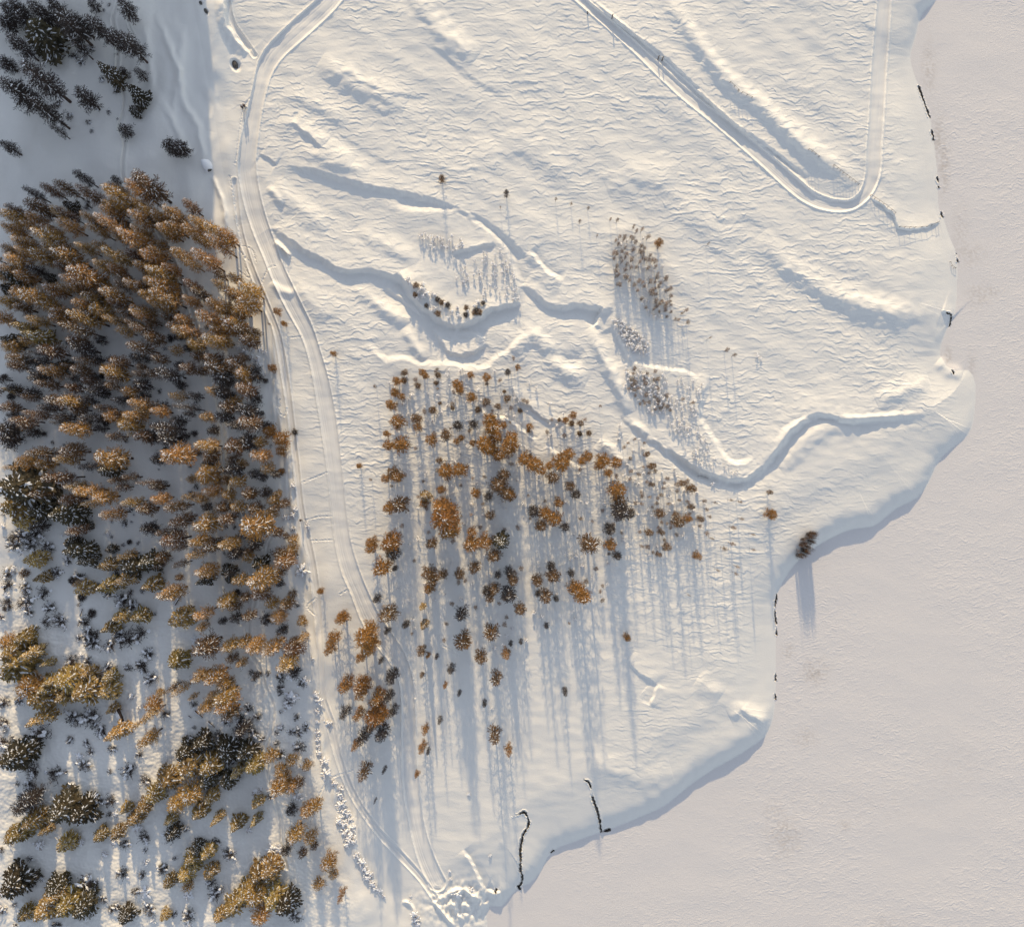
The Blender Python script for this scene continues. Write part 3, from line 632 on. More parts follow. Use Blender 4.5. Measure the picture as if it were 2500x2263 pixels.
tile(0, 1100, 5.04, """180 120 60 34 a;430 170 54 30 a;640 110 72 30 a;20 210 73 22 a;1180 90 80 50 a;1200 240 55 34 d;950 200 45 22 g;490 340 98 34 r;740 390 60 8 g;1500 330 45 24 r;1660 400 68 20 r;1420 460 40 24 r;1840 450 40 28 r;780 450 68 28 a;890 510 78 36 a;340 540 70 34 r;710 620 66 30 r;990 660 60 24 a;1140 590 60 36 a;1480 650 60 28 a;1860 600 50 34 a;0 480 110 90 d;0 700 80 70 e;150 600 60 60 e;330 740 60 50 d;150 880 50 46 e;600 800 85 54 d;1210 800 72 30 a;1680 730 50 34 r;790 1010 66 32 r;980 930 28 18 d;780 1260 70 44 d;940 1380 50 30 d;780 1160 40 30 d;280 1370 55 42 e;390 1600 50 30 e;240 1520 20 24 r;1290 1230 28 20 d;1200 1440 46 36 e;1440 1320 50 26 a;1180 1710 60 40 e;1380 1640 60 40 e;1500 1450 50 50 d;1700 1400 50 40 d;1740 1690 48 40 e;900 1740 50 40 e;900 1660 30 20 a;1810 1340 30 28 r;1880 1430 28 24 r;1740 970 40 34 g;60 400 60 40 d;350 950 50 30 g""")
tile(380, 1120, 5.04, """530 180 46 44 a;520 250 30 28 a;700 280 24 24 a;810 270 20 26 r;870 120 40 40 g;1000 60 24 26 a;1310 120 28 32 a;1520 160 8 14 A;380 250 26 22 a;920 280 38 34 a;1160 190 24 28 g;590 400 42 36 a;840 450 24 34 a;1070 430 38 34 r;1290 420 20 28 r;1400 520 22 34 a;1470 430 15 20 a;1540 560 20 26 r;310 480 48 26 a;480 510 34 24 a;90 610 68 30 r;580 600 20 26 g;750 600 32 34 r;930 600 36 34 a;1150 620 34 36 r;1370 680 24 28 a;160 800 58 38 r;490 830 54 50 a;770 760 44 32 r;1100 850 60 64 a;1440 920 24 28 r;1580 960 12 18 r;420 1040 50 32 a;170 1130 50 20 r;50 1040 70 38 r;590 1100 48 36 r;780 1080 48 32 a;930 1030 24 28 a;1040 930 30 34 g;1160 1060 28 34 g;1160 1110 14 18 r;1660 1000 14 26 a;1650 1120 14 30 a;370 1210 54 28 a;0 1230 36 34 r;900 1190 36 36 g;1090 1220 22 30 a;1520 1280 34 46 a;1480 1180 24 36 r;500 1420 52 36 a;820 1400 24 30 d;860 1490 14 18 d;200 1330 46 22 r;1150 1540 70 50 a;1200 1330 30 34 d;1370 1490 30 34 a;950 1520 38 34 a;480 1540 48 26 d;20 1710 70 40 a;1210 1700 40 38 r;1500 1540 10 22 g;780 1800 40 44 a;1050 1730 26 28 r;1660 1680 12 24 r;1370 1800 30 34 a;1560 1800 28 30 a;240 1470 20 20 r;0 930 40 26 r""")
tile(0, 1450, 4.8, """1170 440 50 30 e;1320 310 40 36 e;1530 300 46 38 e;170 560 40 44 e;0 600 40 40 a;210 760 70 32 e;0 760 40 60 e;0 960 55 60 e;460 850 42 20 e;230 1150 50 60 a;330 1290 60 60 e;430 1160 50 50 e;650 1080 60 60 e;850 1220 60 64 e;950 980 30 36 e;1150 1200 50 50 e;1190 1020 44 34 e;1230 1400 38 24 e;280 1560 90 34 e;1210 1730 74 44 e;1500 1600 100 24 a;1730 1340 24 40 a;1840 1180 20 22 a;1600 1800 70 36 a;500 1080 40 44 e;640 1260 40 44 e""")
tile(400, 1460, 4.8, """50 300 60 46 e;240 280 24 26 e;350 240 56 30 a;380 370 36 24 a;760 130 34 30 r;650 290 20 20 g;780 260 30 28 g;930 250 38 30 r;1380 110 34 34 r;1270 260 36 38 a;1160 280 24 32 g;1590 290 14 28 a;1340 410 26 28 g;370 640 66 50 r;690 610 40 36 a;870 560 38 32 a;980 620 46 38 a;1160 660 60 40 a;1480 560 30 30 r;1590 500 28 24 a;1340 850 56 40 a;1450 640 34 46 r;740 750 34 28 r;850 800 36 22 a;330 980 50 32 a;490 1000 60 40 a;80 1150 62 24 a;60 790 44 46 e;30 1100 40 24 r;640 1060 40 36 a;610 1230 60 46 a;620 1340 60 44 a;690 1420 50 36 r;410 1340 44 32 a;280 1200 36 16 a;500 1180 34 20 a;1500 900 16 32 g;860 1600 40 40 g;1030 960 30 22 g""")
tile(0, 1503, 2.4, """1140 780 40 40 d;1060 930 44 60 e;1180 930 44 60 e;930 1000 44 50 e;860 1090 44 44 e;800 1160 40 36 e;740 1230 50 40 e;650 1310 40 34 e;550 1320 40 34 e;700 1160 36 24 e;960 1230 40 26 e;1000 1130 44 50 a;1080 1080 44 50 a;1130 1190 40 40 e;1200 1100 40 36 e;1230 1240 50 24 e;1350 1270 50 34 e;1470 1240 40 26 e;1480 1130 36 30 e;1350 960 50 30 e;1450 920 44 44 e;1400 840 40 50 d;1290 830 40 50 d;980 1310 36 30 d;1560 850 34 34 a;1620 940 36 34 a;1690 870 30 30 a;1780 900 26 26 a;1600 1050 60 40 a;1680 1030 36 36 a;1740 1000 26 26 r;1780 1180 40 36 a;1830 1140 34 34 a;1700 1330 50 44 a;1800 1330 34 34 a;1760 1410 24 26 r;1830 1370 22 22 r;1910 1480 30 40 a;1940 1540 24 26 a;1850 1600 20 30 a;1660 1400 20 26 g;1610 1460 14 18 A;1690 1160 20 30 g;60 1320 50 50 e;130 1250 50 50 e;220 1290 44 30 e;20 1330 40 40 e;300 1190 50 60 d;420 1200 50 50 d;330 1380 44 44 e;0 880 60 60 d;80 1150 50 50 g;60 840 50 50 d;130 1100 50 50 g;1090 1460 40 40 e;1050 1560 40 40 e;960 1600 34 34 e;1200 1540 40 36 e;1180 1430 40 40 e;1080 1610 24 28 a;1130 1390 30 30 d;1480 1560 44 44 e;1540 1540 50 50 e;1400 1680 50 50 e;1330 1760 50 50 e;1260 1800 36 36 e;1470 1680 44 50 a;1560 1720 50 60 e;1640 1740 50 50 d;1500 1800 44 50 a;0 1640 60 60 d;270 1690 50 50 e;200 1780 60 60 e;330 1760 60 60 e;100 1790 36 36 e;430 1760 50 50 d;280 1640 40 40 d;940 1790 28 28 e;1040 840 40 40 d;1300 1000 36 40 d;1180 1000 40 40 d;1560 1560 40 40 e;1110 1500 30 34 e;20 300 60 60 e;700 1800 30 34 d""")
tile(0, 0, 2.4, """0 100 30 40 g;50 0 70 44 g;160 120 60 70 d;200 190 50 50 d;40 200 90 46 g;160 0 90 44 g;280 0 60 40 g;330 60 110 56 g;500 90 90 44 g;640 180 70 40 g;700 190 90 46 g;700 0 60 40 g;520 0 20 30 g;390 200 80 34 g;0 340 20 40 g;120 360 140 60 g;0 460 120 60 g;150 560 120 50 g;440 520 70 46 g;570 360 85 40 d;750 500 60 34 d;760 620 30 24 d;700 400 34 24 g;790 400 40 26 g;280 720 60 22 g;0 830 56 30 g;705 740 20 34 g;970 835 24 40 g;1030 840 24 40 g;90 60 70 44 g;420 90 70 44 g;60 480 90 50 g;230 60 60 50 g;10 20 50 44 g""")
# open woodland in the meadow
tilec(830, 750, 2.4, """330 430 18 A;320 500 20 A;355 520 16 A;295 570 22 A;330 670 30 A;270 740 14 A;280 810 22 A;350 805 34 A;530 775 24 A;685 450 22 A;700 485 18 A;770 525 22 A;765 395 14 A;480 380 16 A;500 400 14 A;860 410 18 A;985 380 14 G;1017 300 10 t 5;1040 350 12 A;445 650 22 R;450 700 18 A;540 600 16 R;615 750 22 R;710 765 14 A;680 785 14 A;775 795 14 A;690 690 22 G;780 685 20 G;880 660 30 A;895 710 34 A;920 760 24 A;850 800 38 A;880 830 30 A;930 870 26 A;1000 790 34 A;985 830 30 A;1010 760 24 A;960 690 14 A;980 535 16 R;855 555 18 R;925 580 14 R;1110 700 16 A;1080 890 28 A;1140 920 34 A;1190 960 16 A;1225 930 18 A;1300 915 36 A;1340 860 26 A;1250 1000 26 R;1285 1150 20 A;1455 875 22 A;1420 900 18 A;1545 900 30 A;1525 925 20 A;1625 910 24 A;1575 970 18 A;1370 630 16 A;1325 660 14 A;1240 660 10 t;1410 680 14 R;1435 660 10 t;620 960 34 A;700 950 30 A;580 900 14 R;310 970 26 R;335 995 26 A;265 1005 18 A;180 1010 8 t 3;110 930 12 A 4;590 1070 18 A;495 1110 28 e;490 1150 20 A;795 1090 20 A;960 980 24 R;930 1040 36 R;980 1090 30 R;1000 1100 24 A;870 1110 20 G;285 1175 26 A;350 1155 34 R;600 1180 44 A;620 1240 56 A;640 1310 44 A;580 1225 30 A;770 1320 20 A;850 1380 32 A;765 1390 34 A;945 1375 36 d;905 1460 28 R;535 1385 24 R;180 1375 22 A;178 1410 24 A;295 1380 40 A;310 1440 30 G;245 1530 36 A;880 1220 20 R;1205 1210 28 A;1260 1240 32 A;1180 1285 24 R;1350 1050 20 R;1385 1100 22 G;1130 1200 26 G;1320 1290 20 G;1465 1390 40 R;1585 1395 26 A;1625 1460 20 G;1585 1300 26 G;1630 1070 36 A;1650 1190 44 G;1640 1130 26 R;1700 1210 20 G;1770 1400 10 t;1815 1320 16 R;1870 1450 12 R;1920 1405 18 R;1885 1320 14 R;1985 1260 24 R;1975 1220 16 R;1880 1210 20 R;1830 1040 12 R;1830 930 16 R;1800 860 12 R;520 1560 30 R;540 1600 26 R;520 1650 22 A;600 1565 20 R;700 1565 22 R;790 1530 24 R;990 1550 20 G;1010 1600 24 R;905 1655 24 R;985 1680 34 G;875 1700 22 R;860 1660 20 G;1055 1770 24 R;1155 1605 24 R;1250 1575 28 R;1205 1695 28 R;1160 1680 14 G;1380 1650 30 A;1420 1690 38 A;1355 1560 16 G;1240 1520 20 G;1265 1710 14 G;280 1800 36 R;710 1800 28 G;480 1760 18 e;215 1710 18 G;925 1570 16 G;320 1530 12 G;205 465 10 t 4;1525 580 8 t 4""")
tilec(830, 1503, 2.4, """150 120 44 A;170 180 36 A;125 240 24 A;240 265 12 G;305 355 28 G;30 410 30 A;125 405 32 A;128 450 28 A;215 480 30 A;200 580 36 A;240 590 30 A;190 640 24 R;240 690 30 G;105 580 22 A;140 710 28 G;90 760 18 A;140 920 28 R;25 570 22 G;285 475 22 G;310 560 20 G;500 670 16 A;480 775 18 A;515 795 10 G;450 930 12 A 4;905 705 28 R;990 790 18 A;475 210 20 R;515 235 10 A;490 60 22 e;565 240 10 G;480 350 10 R;615 410 10 A;650 315 18 G;700 455 10 G;915 370 26 R;825 245 26 R;975 225 20 A;715 150 34 R;740 170 18 A;885 105 32 R;1000 165 10 G;1060 155 10 G;1210 60 12 G;1320 445 14 G;1685 130 16 A 6;585 615 12 G;845 515 12 G;260 905 10 G;205 1085 6 G;5 10 22 A;275 90 14 G;385 55 16 G;8 1640 16 A""")
tilec(0, 1503, 2.4, "1945 140 26 A;1930 200 22 A;2000 20 24 A")
tilec(0, 750, 2.4, "1875 1665 14 A 4;1620 25 16 A 4;1660 95 12 A 4;1578 100 8 t 3;1950 270 12 A 4.5;1645 960 12 A 3;1555 430 12 G 2")
tilec(1660, 750, 2.4, """530 1085 10 R 4;540 1215 24 A 4.6;350 1140 8 t;300 1130 8 t;205 1145 8 t;360 1240 8 t;310 1290 12 t;305 1385 12 t;260 1415 12 t;105 1460 18 A 6;50 1240 18 A;70 1170 14 R;125 1240 14 R;70 1060 20 R;15 1030 14 R;185 1355 8 t;425 1330 8 t;430 1420 8 t;335 1520 8 t;325 1560 8 t;220 1540 8 t;50 1685 6 t;175 180 6 t 5;275 250 12 t 4;320 280 10 t 4;15 540 8 t;75 560 10 t;35 20 10 t""")
tilec(830, 0, 2.4, "595 1045 14 R 3.8;975 1130 12 G 4.4;1265 1168 7 t 2.6;1355 1195 7 t 2.0;1455 1220 9 t 2.6;1405 1298 9 t 3.4;1585 1285 7 t 2.5;1625 1290 11 t 3;1507 1380 6 t 3;1870 1420 18 A 4;1805 1390 12 t 4;1770 1345 10 t 4;1720 1330 9 t 4;940 1215 5 t 2")
tilec(1660, 0, 2.4, "165 1430 6 t 3.6")
# bare bushes of the forest floor and shrubs given one by one
def low(x0, y0, s, txt, k):
    for t in txt.split(';'):
        p = [float(q) for q in t.split()]
        w = p[2]; TREES.append(dict(k=k, u=x0+p[0]/s, v=y0+p[1]/s, h=w*S*(.42 if k == 'b' else .5), w=w*S))
low(0, 1450, 4.8, "100 110 40;360 210 30;560 320 36;720 310 44;1000 320 40;1100 560 50;1300 600 40;1500 520 60;1650 460 50;850 770 40;1040 780 30;1280 840 30;1660 820 30;1750 690 40;1780 980 44;880 1440 50;1080 1420 60;480 1640 70;1200 1600 40;830 1690 20;1020 1740 24;60 1740 50;50 1500 40;60 1260 40;1050 460 40;1400 480 40;600 150 40;330 90 50;1450 60 50;1560 130 40", 'b')
low(0, 1503, 2.4, "650 1080 40;500 870 40;760 900 50;860 960 40;500 1060 30;200 900 50;330 920 50;180 990 40;720 1500 40;960 1480 34;1350 1390 40;1110 1750 44;880 1710 40;690 1700 30;800 1610 30;190 1560 30;180 1420 20;1270 1610 50;1420 650 50;1270 1320 30;840 300 40;540 120 40;520 1560 60;480 1600 50;1730 1750 40;1250 870 30;640 1160 20;570 1140 16;1500 780 40;1640 800 40;1420 820 30;1000 1280 40;850 1290 40", 'b')
low(400, 1460, 4.8, "900 760 30;1380 930 34;1370 1050 30;1480 1190 36;900 1400 40;1000 1280 30;1100 1380 30;640 1590 30;1060 1570 40;1370 1330 14;1380 1510 20;1160 1640 24;1330 1690 20;1600 1730 40;270 1630 20;360 1510 14;1040 880 26;1620 990 30;1220 880 20;1500 1560 24;700 1700 40;500 1560 20;430 1650 24", 'b')
low(0, 1100, 5.04, "1380 1060 12;1520 1160 14;1700 1140 12;1540 890 24;1380 880 10;1650 790 8;1620 880 10;200 1150 50;400 1150 50;600 1180 40;120 1500 40;330 1680 40;700 1500 40;1350 1740 40;550 1750 40;450 1000 50;250 1050 50;100 1650 40;1000 1560 40;850 1350 30", 'b')
low(0, 0, 2.4, "450 340 22;480 370 26;300 310 20;260 330 24;640 660 16;540 770 14;520 720 18;540 290 24;680 540 18;700 470 18;240 300 20;600 470 22;340 620 24;410 690 24;690 700 8;610 60 10;640 30 12;480 290 24;420 330 20", 'b')
low(0, 400, 5.04, "1100 540 26;970 700 20;1000 590 18;1180 1180 20;1550 1320 14;1750 1140 14;1080 480 22", 'b')
low(380, 1120, 5.04, "870 840 16;970 840 16;1090 680 12;850 1160 12;700 680 10;500 350 20;1320 270 10;40 130 8;400 400 4;1180 1450 12;1700 860 16", 'b')
low(0, 1503, 2.4, "1870 500 24;1860 560 20;1860 620 16;1863 680 20;1862 720 20;1866 760 16;1870 800 22;1900 850 26;1910 920 30;1960 980 22;1985 1040 20;2000 1100 26;1990 1200 26;1925 630 26;1850 460 22;1790 380 24;1830 250 14;1715 470 40;1700 340 30;1690 520 30;1640 650 20;2000 1010 20", 'w')
low(830, 1503, 2.4, "8 1060 20;20 1090 22;45 1150 24;18 1140 22;22 1210 26;60 1190 18;35 1260 26;75 1240 18;60 1280 26;50 1310 24;80 1320 20;40 1340 20;10 1180 18;100 1400 20;125 1440 24;140 1475 22;150 1500 24;165 1530 22;180 1515 20;190 1565 22;205 1590 18;230 1610 18;255 1640 14;435 1740 22;440 1780 24;455 1765 18;455 1800 20;410 1670 12;765 1600 18;640 1495 10;650 1540 12;685 1620 24;880 1405 10;755 1045 12;890 545 8;415 1640 8", 'w')
low(380, 1120, 5.04, "1690 690 22;1640 720 18;1720 620 20;1690 860 14;1810 1370 36;1760 1400 22;1870 830 16;1870 790 10;1730 600 16;1560 930 14", 'w')
low(1660, 750, 2.4, "450 290 14;470 300 12;15 110 10;190 1035 14;335 1530 8;415 1020 6", 's')
low(350, 780, 5.04, "1250 390 26;1350 370 20;1440 370 18;1490 400 16;1330 470 18;1400 500 22;1440 550 14;1500 760 16;1160 330 22", 'w')
# thickets filled at random inside traced outlines
def inpoly(u, v, P):
    c = False; n = len(P)
    for i in range(n):
        a = P[i]; b = P[(i+1) % n]
        if (a[1] > v) != (b[1] > v) and u < a[0]+(v-a[1])/(b[1]-a[1])*(b[0]-a[0]): c = not c
    return c
def fill(P, n, k, w0, w1, hf, mind=5, seed=1):
    rg = random.Random(seed); x0 = min(p[0] for p in P); x1 = max(p[0] for p in P); y0 = min(p[1] for p in P); y1 = max(p[1] for p in P)
    got = []; tries = 0
    while len(got) < n and tries < n*60:
        tries += 1; u = rg.uniform(x0, x1); v = rg.uniform(y0, y1)
        if not inpoly(u, v, P): continue
        if any((u-a)**2+(v-b)**2 < mind*mind for a, b in got): continue
        got.append((u, v)); w = rg.uniform(w0, w1); kk = k if isinstance(k, str) else rg.choice(k)
        h = hf(rg); TREES.append(dict(k=kk, u=u, v=v, h=h, w=w*S))
fill([(1492,570),(1530,585),(1560,565),(1600,640),(1625,660),(1640,750),(1610,760),(1565,700),(1500,700)], 105, ['t','t','t','s'], 8, 13, lambda r: r.uniform(2.6, 4.6), 5, 2)
fill([(1540,700),(1640,740),(1680,790),(1640,800),(1560,760)], 24, ['w','t','t'], 8, 12, lambda r: r.uniform(2.2, 3.4), 8, 3)
fill([(985,660),(1030,690),(1080,740),(1140,750),(1180,735),(1180,770),(1110,785),(1060,765),(1000,715)], 34, ['R','G','w','w'], 9, 15, lambda r: r.uniform(1.2, 2.2), 6, 4)
fill([(1022,570),(1080,575),(1130,580),(1135,610),(1080,618),(1030,600)], 30, 's', 8, 13, lambda r: r.uniform(.7, 1.3), 5, 5)
fill([(1160,620),(1230,610),(1265,690),(1268,735),(1190,745),(1150,700),(1110,690),(1130,640)], 55, 's', 8, 13, lambda r: r.uniform(.7, 1.3), 5, 6)
fill([(1525,898),(1600,905),(1625,960),(1640,1000),(1600,1020),(1560,985),(1525,950)], 100, ['s','s','w','t'], 8, 14, lambda r: r.uniform(.7, 1.3), 5, 7)
fill([(1600,905),(1715,935),(1700,1020),(1740,1100),(1700,1120),(1640,1060),(1620,980)], 70, 's', 8, 12, lambda r: r.uniform(.6, 1.2), 7, 8)
fill([(1490,775),(1530,790),(1585,840),(1580,865),(1540,860),(1510,820)], 60, ['s','w'], 9, 14, lambda r: r.uniform(.7, 1.3), 5, 9)
fill([(1665,1090),(1770,1130),(1830,1140),(1800,1158),(1700,1130)], 26, 's', 5, 8, lambda r: r.uniform(.5, .9), 5, 10)
fill([(950,905),(1060,900),(1200,900),(1290,925),(1400,1010),(1440,1060),(1340,1080),(1180,1010),(1000,980),(940,960)], 85, ['s','s','w','R','t'], 7, 14, lambda r: r.uniform(.9, 2.0), 7, 11)
fill([(990,940),(1160,960),(1360,1080),(1540,1160),(1640,1220),(1640,1380),(1500,1330),(1300,1280),(1120,1330),(960,1300),(950,1060)], 190, ['s','w','w','s','t','t'], 8, 14, lambda r: r.uniform(.8, 5), 8, 12)
fill([(1500,1030),(1560,1070),(1640,1140),(1700,1190),(1740,1240),(1720,1320),(1620,1300),(1520,1180)], 80, ['s','t','t','w'], 8, 13, lambda r: r.uniform(1.2, 5), 8, 13)
fill([(960,1300),(1500,1330),(1480,1500),(1280,1600),(1000,1560),(950,1440)], 70, ['w','s','t','w'], 8, 14, lambda r: r.uniform(.7, 3.0), 12, 14)
fill([(1200,830),(1280,870),(1300,950),(1330,1000),(1360,1010),(1330,960),(1280,900)], 0, 's', 5, 8, lambda r: .8, 5, 15)
fill([(0,600),(150,520),(300,470),(480,560),(600,700),(640,860),(500,860),(300,830),(0,800)], 80, ['a','a','r'], 24, 32, lambda r: r.uniform(8, 11.5), 17, 21)
fill([(0,860),(640,880),(700,1100),(720,1400),(560,1440),(380,1250),(200,1100),(0,1080)], 60, ['g','r','g'], 20, 28, lambda r: r.uniform(5, 9), 26, 22)
# small snow-laden growth between the forest trees
fill([(150,780),(560,800),(720,1000),(740,1300),(760,1480),(500,1500),(0,1500),(0,900)], 120, ['w','b','b','G'], 10, 20, lambda r: r.uniform(.6, 1.5), 16, 16)
fill([(0,1500),(600,1500),(740,1640),(760,1900),(700,2100),(600,2263),(0,2263)], 110, ['w','b','b'], 14, 34, lambda r: r.uniform(.6, 1.6), 18, 17)
# ------------------------------------------------------------------ place the trees
for t in TREES:
    if t['k'] in 'bsw': pass
VIEW = [t for t in TREES if -40 < t['u'] < 2540 and -60 < t['v'] < 2330]
KIND = {'a': ('larch_tree', 'amber larch', 'larch'), 'A': ('larch_tree', 'amber larch', 'larch'), 'r': ('larch_tree', 'russet larch', 'larch'), 'R': ('larch_tree', 'russet larch', 'larch'),
        'g': ('larch_tree', 'grey-brown larch', 'larch'), 'G': ('larch_tree', 'grey-brown larch', 'larch'), 't': ('sapling', 'slender sapling', 'sapling'),
        'e': ('spruce_tree', 'snow-laden sunlit conifer', 'conifer'), 'd': ('spruce_tree', 'dark snowy conifer', 'conifer'),
        'b': ('bare_bush', 'bare brown bush', 'bush'), 's': ('snowy_shrub', 'snow-capped shrub', 'shrub'), 'w': ('snowy_shrub', 'snow-sprinkled shrub', 'shrub')}
LAND_M = [('dark rock hollow', 575, 160), ('white snow boulder', 508, 410), ('two walkers', 597, 265), ('road junction', 625, 145), ('top left corner', 0, 0), ('first forest clearing', 225, 590),
          ('lone twin larches', 427, 363), ('forest top corner', 175, 425), ('left edge middle', 0, 1000), ('track bend by forest', 600, 590), ('round larch pair', 660, 1065), ('forest clearing', 300, 1300),
          ('broad forest larch', 630, 1275), ('fallen log', 450, 1455), ('snow-heaped drift', 735, 1395), ('glowing conifer cluster', 150, 1690), ('dark forest stump', 290, 1745), ('forest path bend', 640, 1640), ('broken logs', 490, 1745),
          ('lower conifer island', 470, 1930), ('bottom left corner', 0, 2263), ('bottom conifer pair', 620, 2200), ('small conifer island', 460, 2130), ('roadside shrub row', 850, 2030), ('creek mouth jumble', 1110, 2200),
          ('small creek', 1275, 2080), ('upper creek', 1450, 1960), ('big orange clump', 1085, 1270), ('orange crown chain', 1205, 1060), ('dark conifer in woodland', 1224, 1323), ('forked road', 905, 1530),
          ('dark grove', 1565, 640), ('snowy river hollow', 1200, 660), ('scarp elbow', 1140, 790), ('shrubby island', 1570, 930), ('river bend', 1800, 1150), ('reddish thicket', 1975, 1335), ('bay corner', 1892, 1490),
          ('hairpin bend', 2035, 495), ('lone snowy stump', 1850, 870), ('lone meadow larch', 1078, 435), ('woodland right edge', 1580, 1300), ('woodland top left', 960, 930), ('orange pair by path', 1410, 1450), ('isolated round larch', 1532, 1557), ('left edge conifers', 20, 1230)]
SECT = ['right', 'lower right', 'lower', 'lower left', 'left', 'upper left', 'upper', 'upper right']
ORD = ['nearest', 'second nearest', 'third nearest', 'fourth nearest', 'fifth nearest', 'sixth nearest', 'seventh nearest', 'eighth nearest', 'ninth nearest', 'tenth nearest', '11th nearest', '12th nearest', '13th nearest', '14th nearest', '15th nearest']
ORD += ['%d%s nearest' % (i, {1: 'st', 2: 'nd', 3: 'rd'}.get(i % 10, 'th')) for i in range(16, 120)]
def sect(lm, t): return int(((math.degrees(math.atan2(t['v']-lm[2], t['u']-lm[1]))+22.5) % 360)//45)
def cls(t):
    n = KIND[t['k']][1]; big = {'l': (3.0, 'broad', 'small'), 'c': (4.2, 'broad', 'small')}
    if t['k'] in 'aArRgG': return ('broad ' if t['w'] >= 3.4 else 'tiny ' if t['w'] < 1.6 else 'small ' if t['w'] < 2.4 else '')+n
    if t['k'] in 'ed': return ('broad ' if t['w'] >= 4.5 else 'slim ' if t['w'] < 3.2 else '')+n
    if t['k'] in 'bsw': return ('wide ' if t['w'] >= 3 else 'little ' if t['w'] < 1.0 else '')+n
    return ('tall ' if t['h'] > 3.9 else 'short ')+n
for t in VIEW: t['c'] = cls(t)
def near(lm, t): return (t['u']-lm[1])**2+(t['v']-lm[2])**2
EXTRA = []
kinds_count = {}
for t in VIEW:
    if t['k'] in 'sw': t['h'] = min(t['h'], 1.6)
small = sorted([t for t in VIEW if t['k'] in 'sw'], key=lambda t: -t['w']*(1+.2*t['h']))
stuff = set(id(t) for t in small[290:])
bl = {}
larch = sorted([t for t in VIEW if t['k'] in 'aArRgG'], key=lambda t: -t['w'])
for t in larch: t['size'] = t['w']*(t['w']*.8+t['h']*min(1, math.hypot(t['u']-CU, t['v']-CV)*S/HC)*1.0)
larch.sort(key=lambda t: -t['size'])
lstuff = larch[298:]; stuff |= set(id(t) for t in lstuff)
SING = [t for t in VIEW if id(t) not in stuff]
cells = {}
for t in VIEW:
    for li, lm in enumerate(LAND_M):
        cells.setdefault((li, sect(lm, t), t['c']), []).append(t)
for k_, l_ in cells.items():
    lm = LAND_M[k_[0]]; l_.sort(key=lambda t: near(lm, t))
rank = {}
for k_, l_ in cells.items():
    for i, t in enumerate(l_): rank[(id(t), k_[0])] = (i, k_[1])
def label_for(t):
    best = None
    for li, lm in enumerate(LAND_M):
        i, s = rank[(id(t), li)]; sc = near(lm, t)**.5*(1+.35*i)
        if i < 110 and (best is None or sc < best[0]): best = (sc, li, i, s)
    sc, li, i, s = best
    return '%s, %s on the %s side of the %s' % (t['c'], ORD[i], SECT[s], LAND_M[li][0])
GROUPS = {'larch': 'larches with amber and brown crowns', 'sapling': 'slender saplings casting thin shadows', 'conifer': 'snow-laden conifers of the forest', 'bush': 'bare bushes on the forest floor', 'shrub': 'snow-covered shrubs'}
rp = random.Random(99)
def place(t):
    nm, ad, cat = KIND[t['k']]
    P = PROTO[t['k']]; pr = P[rp.randrange(len(P))]
    if len(pr) == 1:
        o = bpy.data.objects.new(nm, pr[0]); COL.objects.link(o); o.location = pt(t['u'], t['v'], -.05); o.rotation_euler = (0, 0, rp.uniform(0, 6.28))
    else: o = empty(nm, pt(t['u'], t['v'], -.05), rp.uniform(0, 6.28))
    lb = label_for(t)
    tag(o, lb, cat, GROUPS[cat])
    if len(pr) == 2:
        sx = t['w']/4.0*(1.2 if t['k'] in 'ARGd' else 1.0); o.scale = (sx*rp.uniform(.86, 1.14), sx*rp.uniform(.86, 1.14), t['h']/10)
        for d, n in zip(pr, ('trunk', 'crown')):
            c = bpy.data.objects.new(n, d); COL.objects.link(c); c.parent = o
    else:
        sx = t['w']/2*1.1; o.scale = (sx, sx, t['h'])
    return o
n_l = {}
for t in SING: place(t)
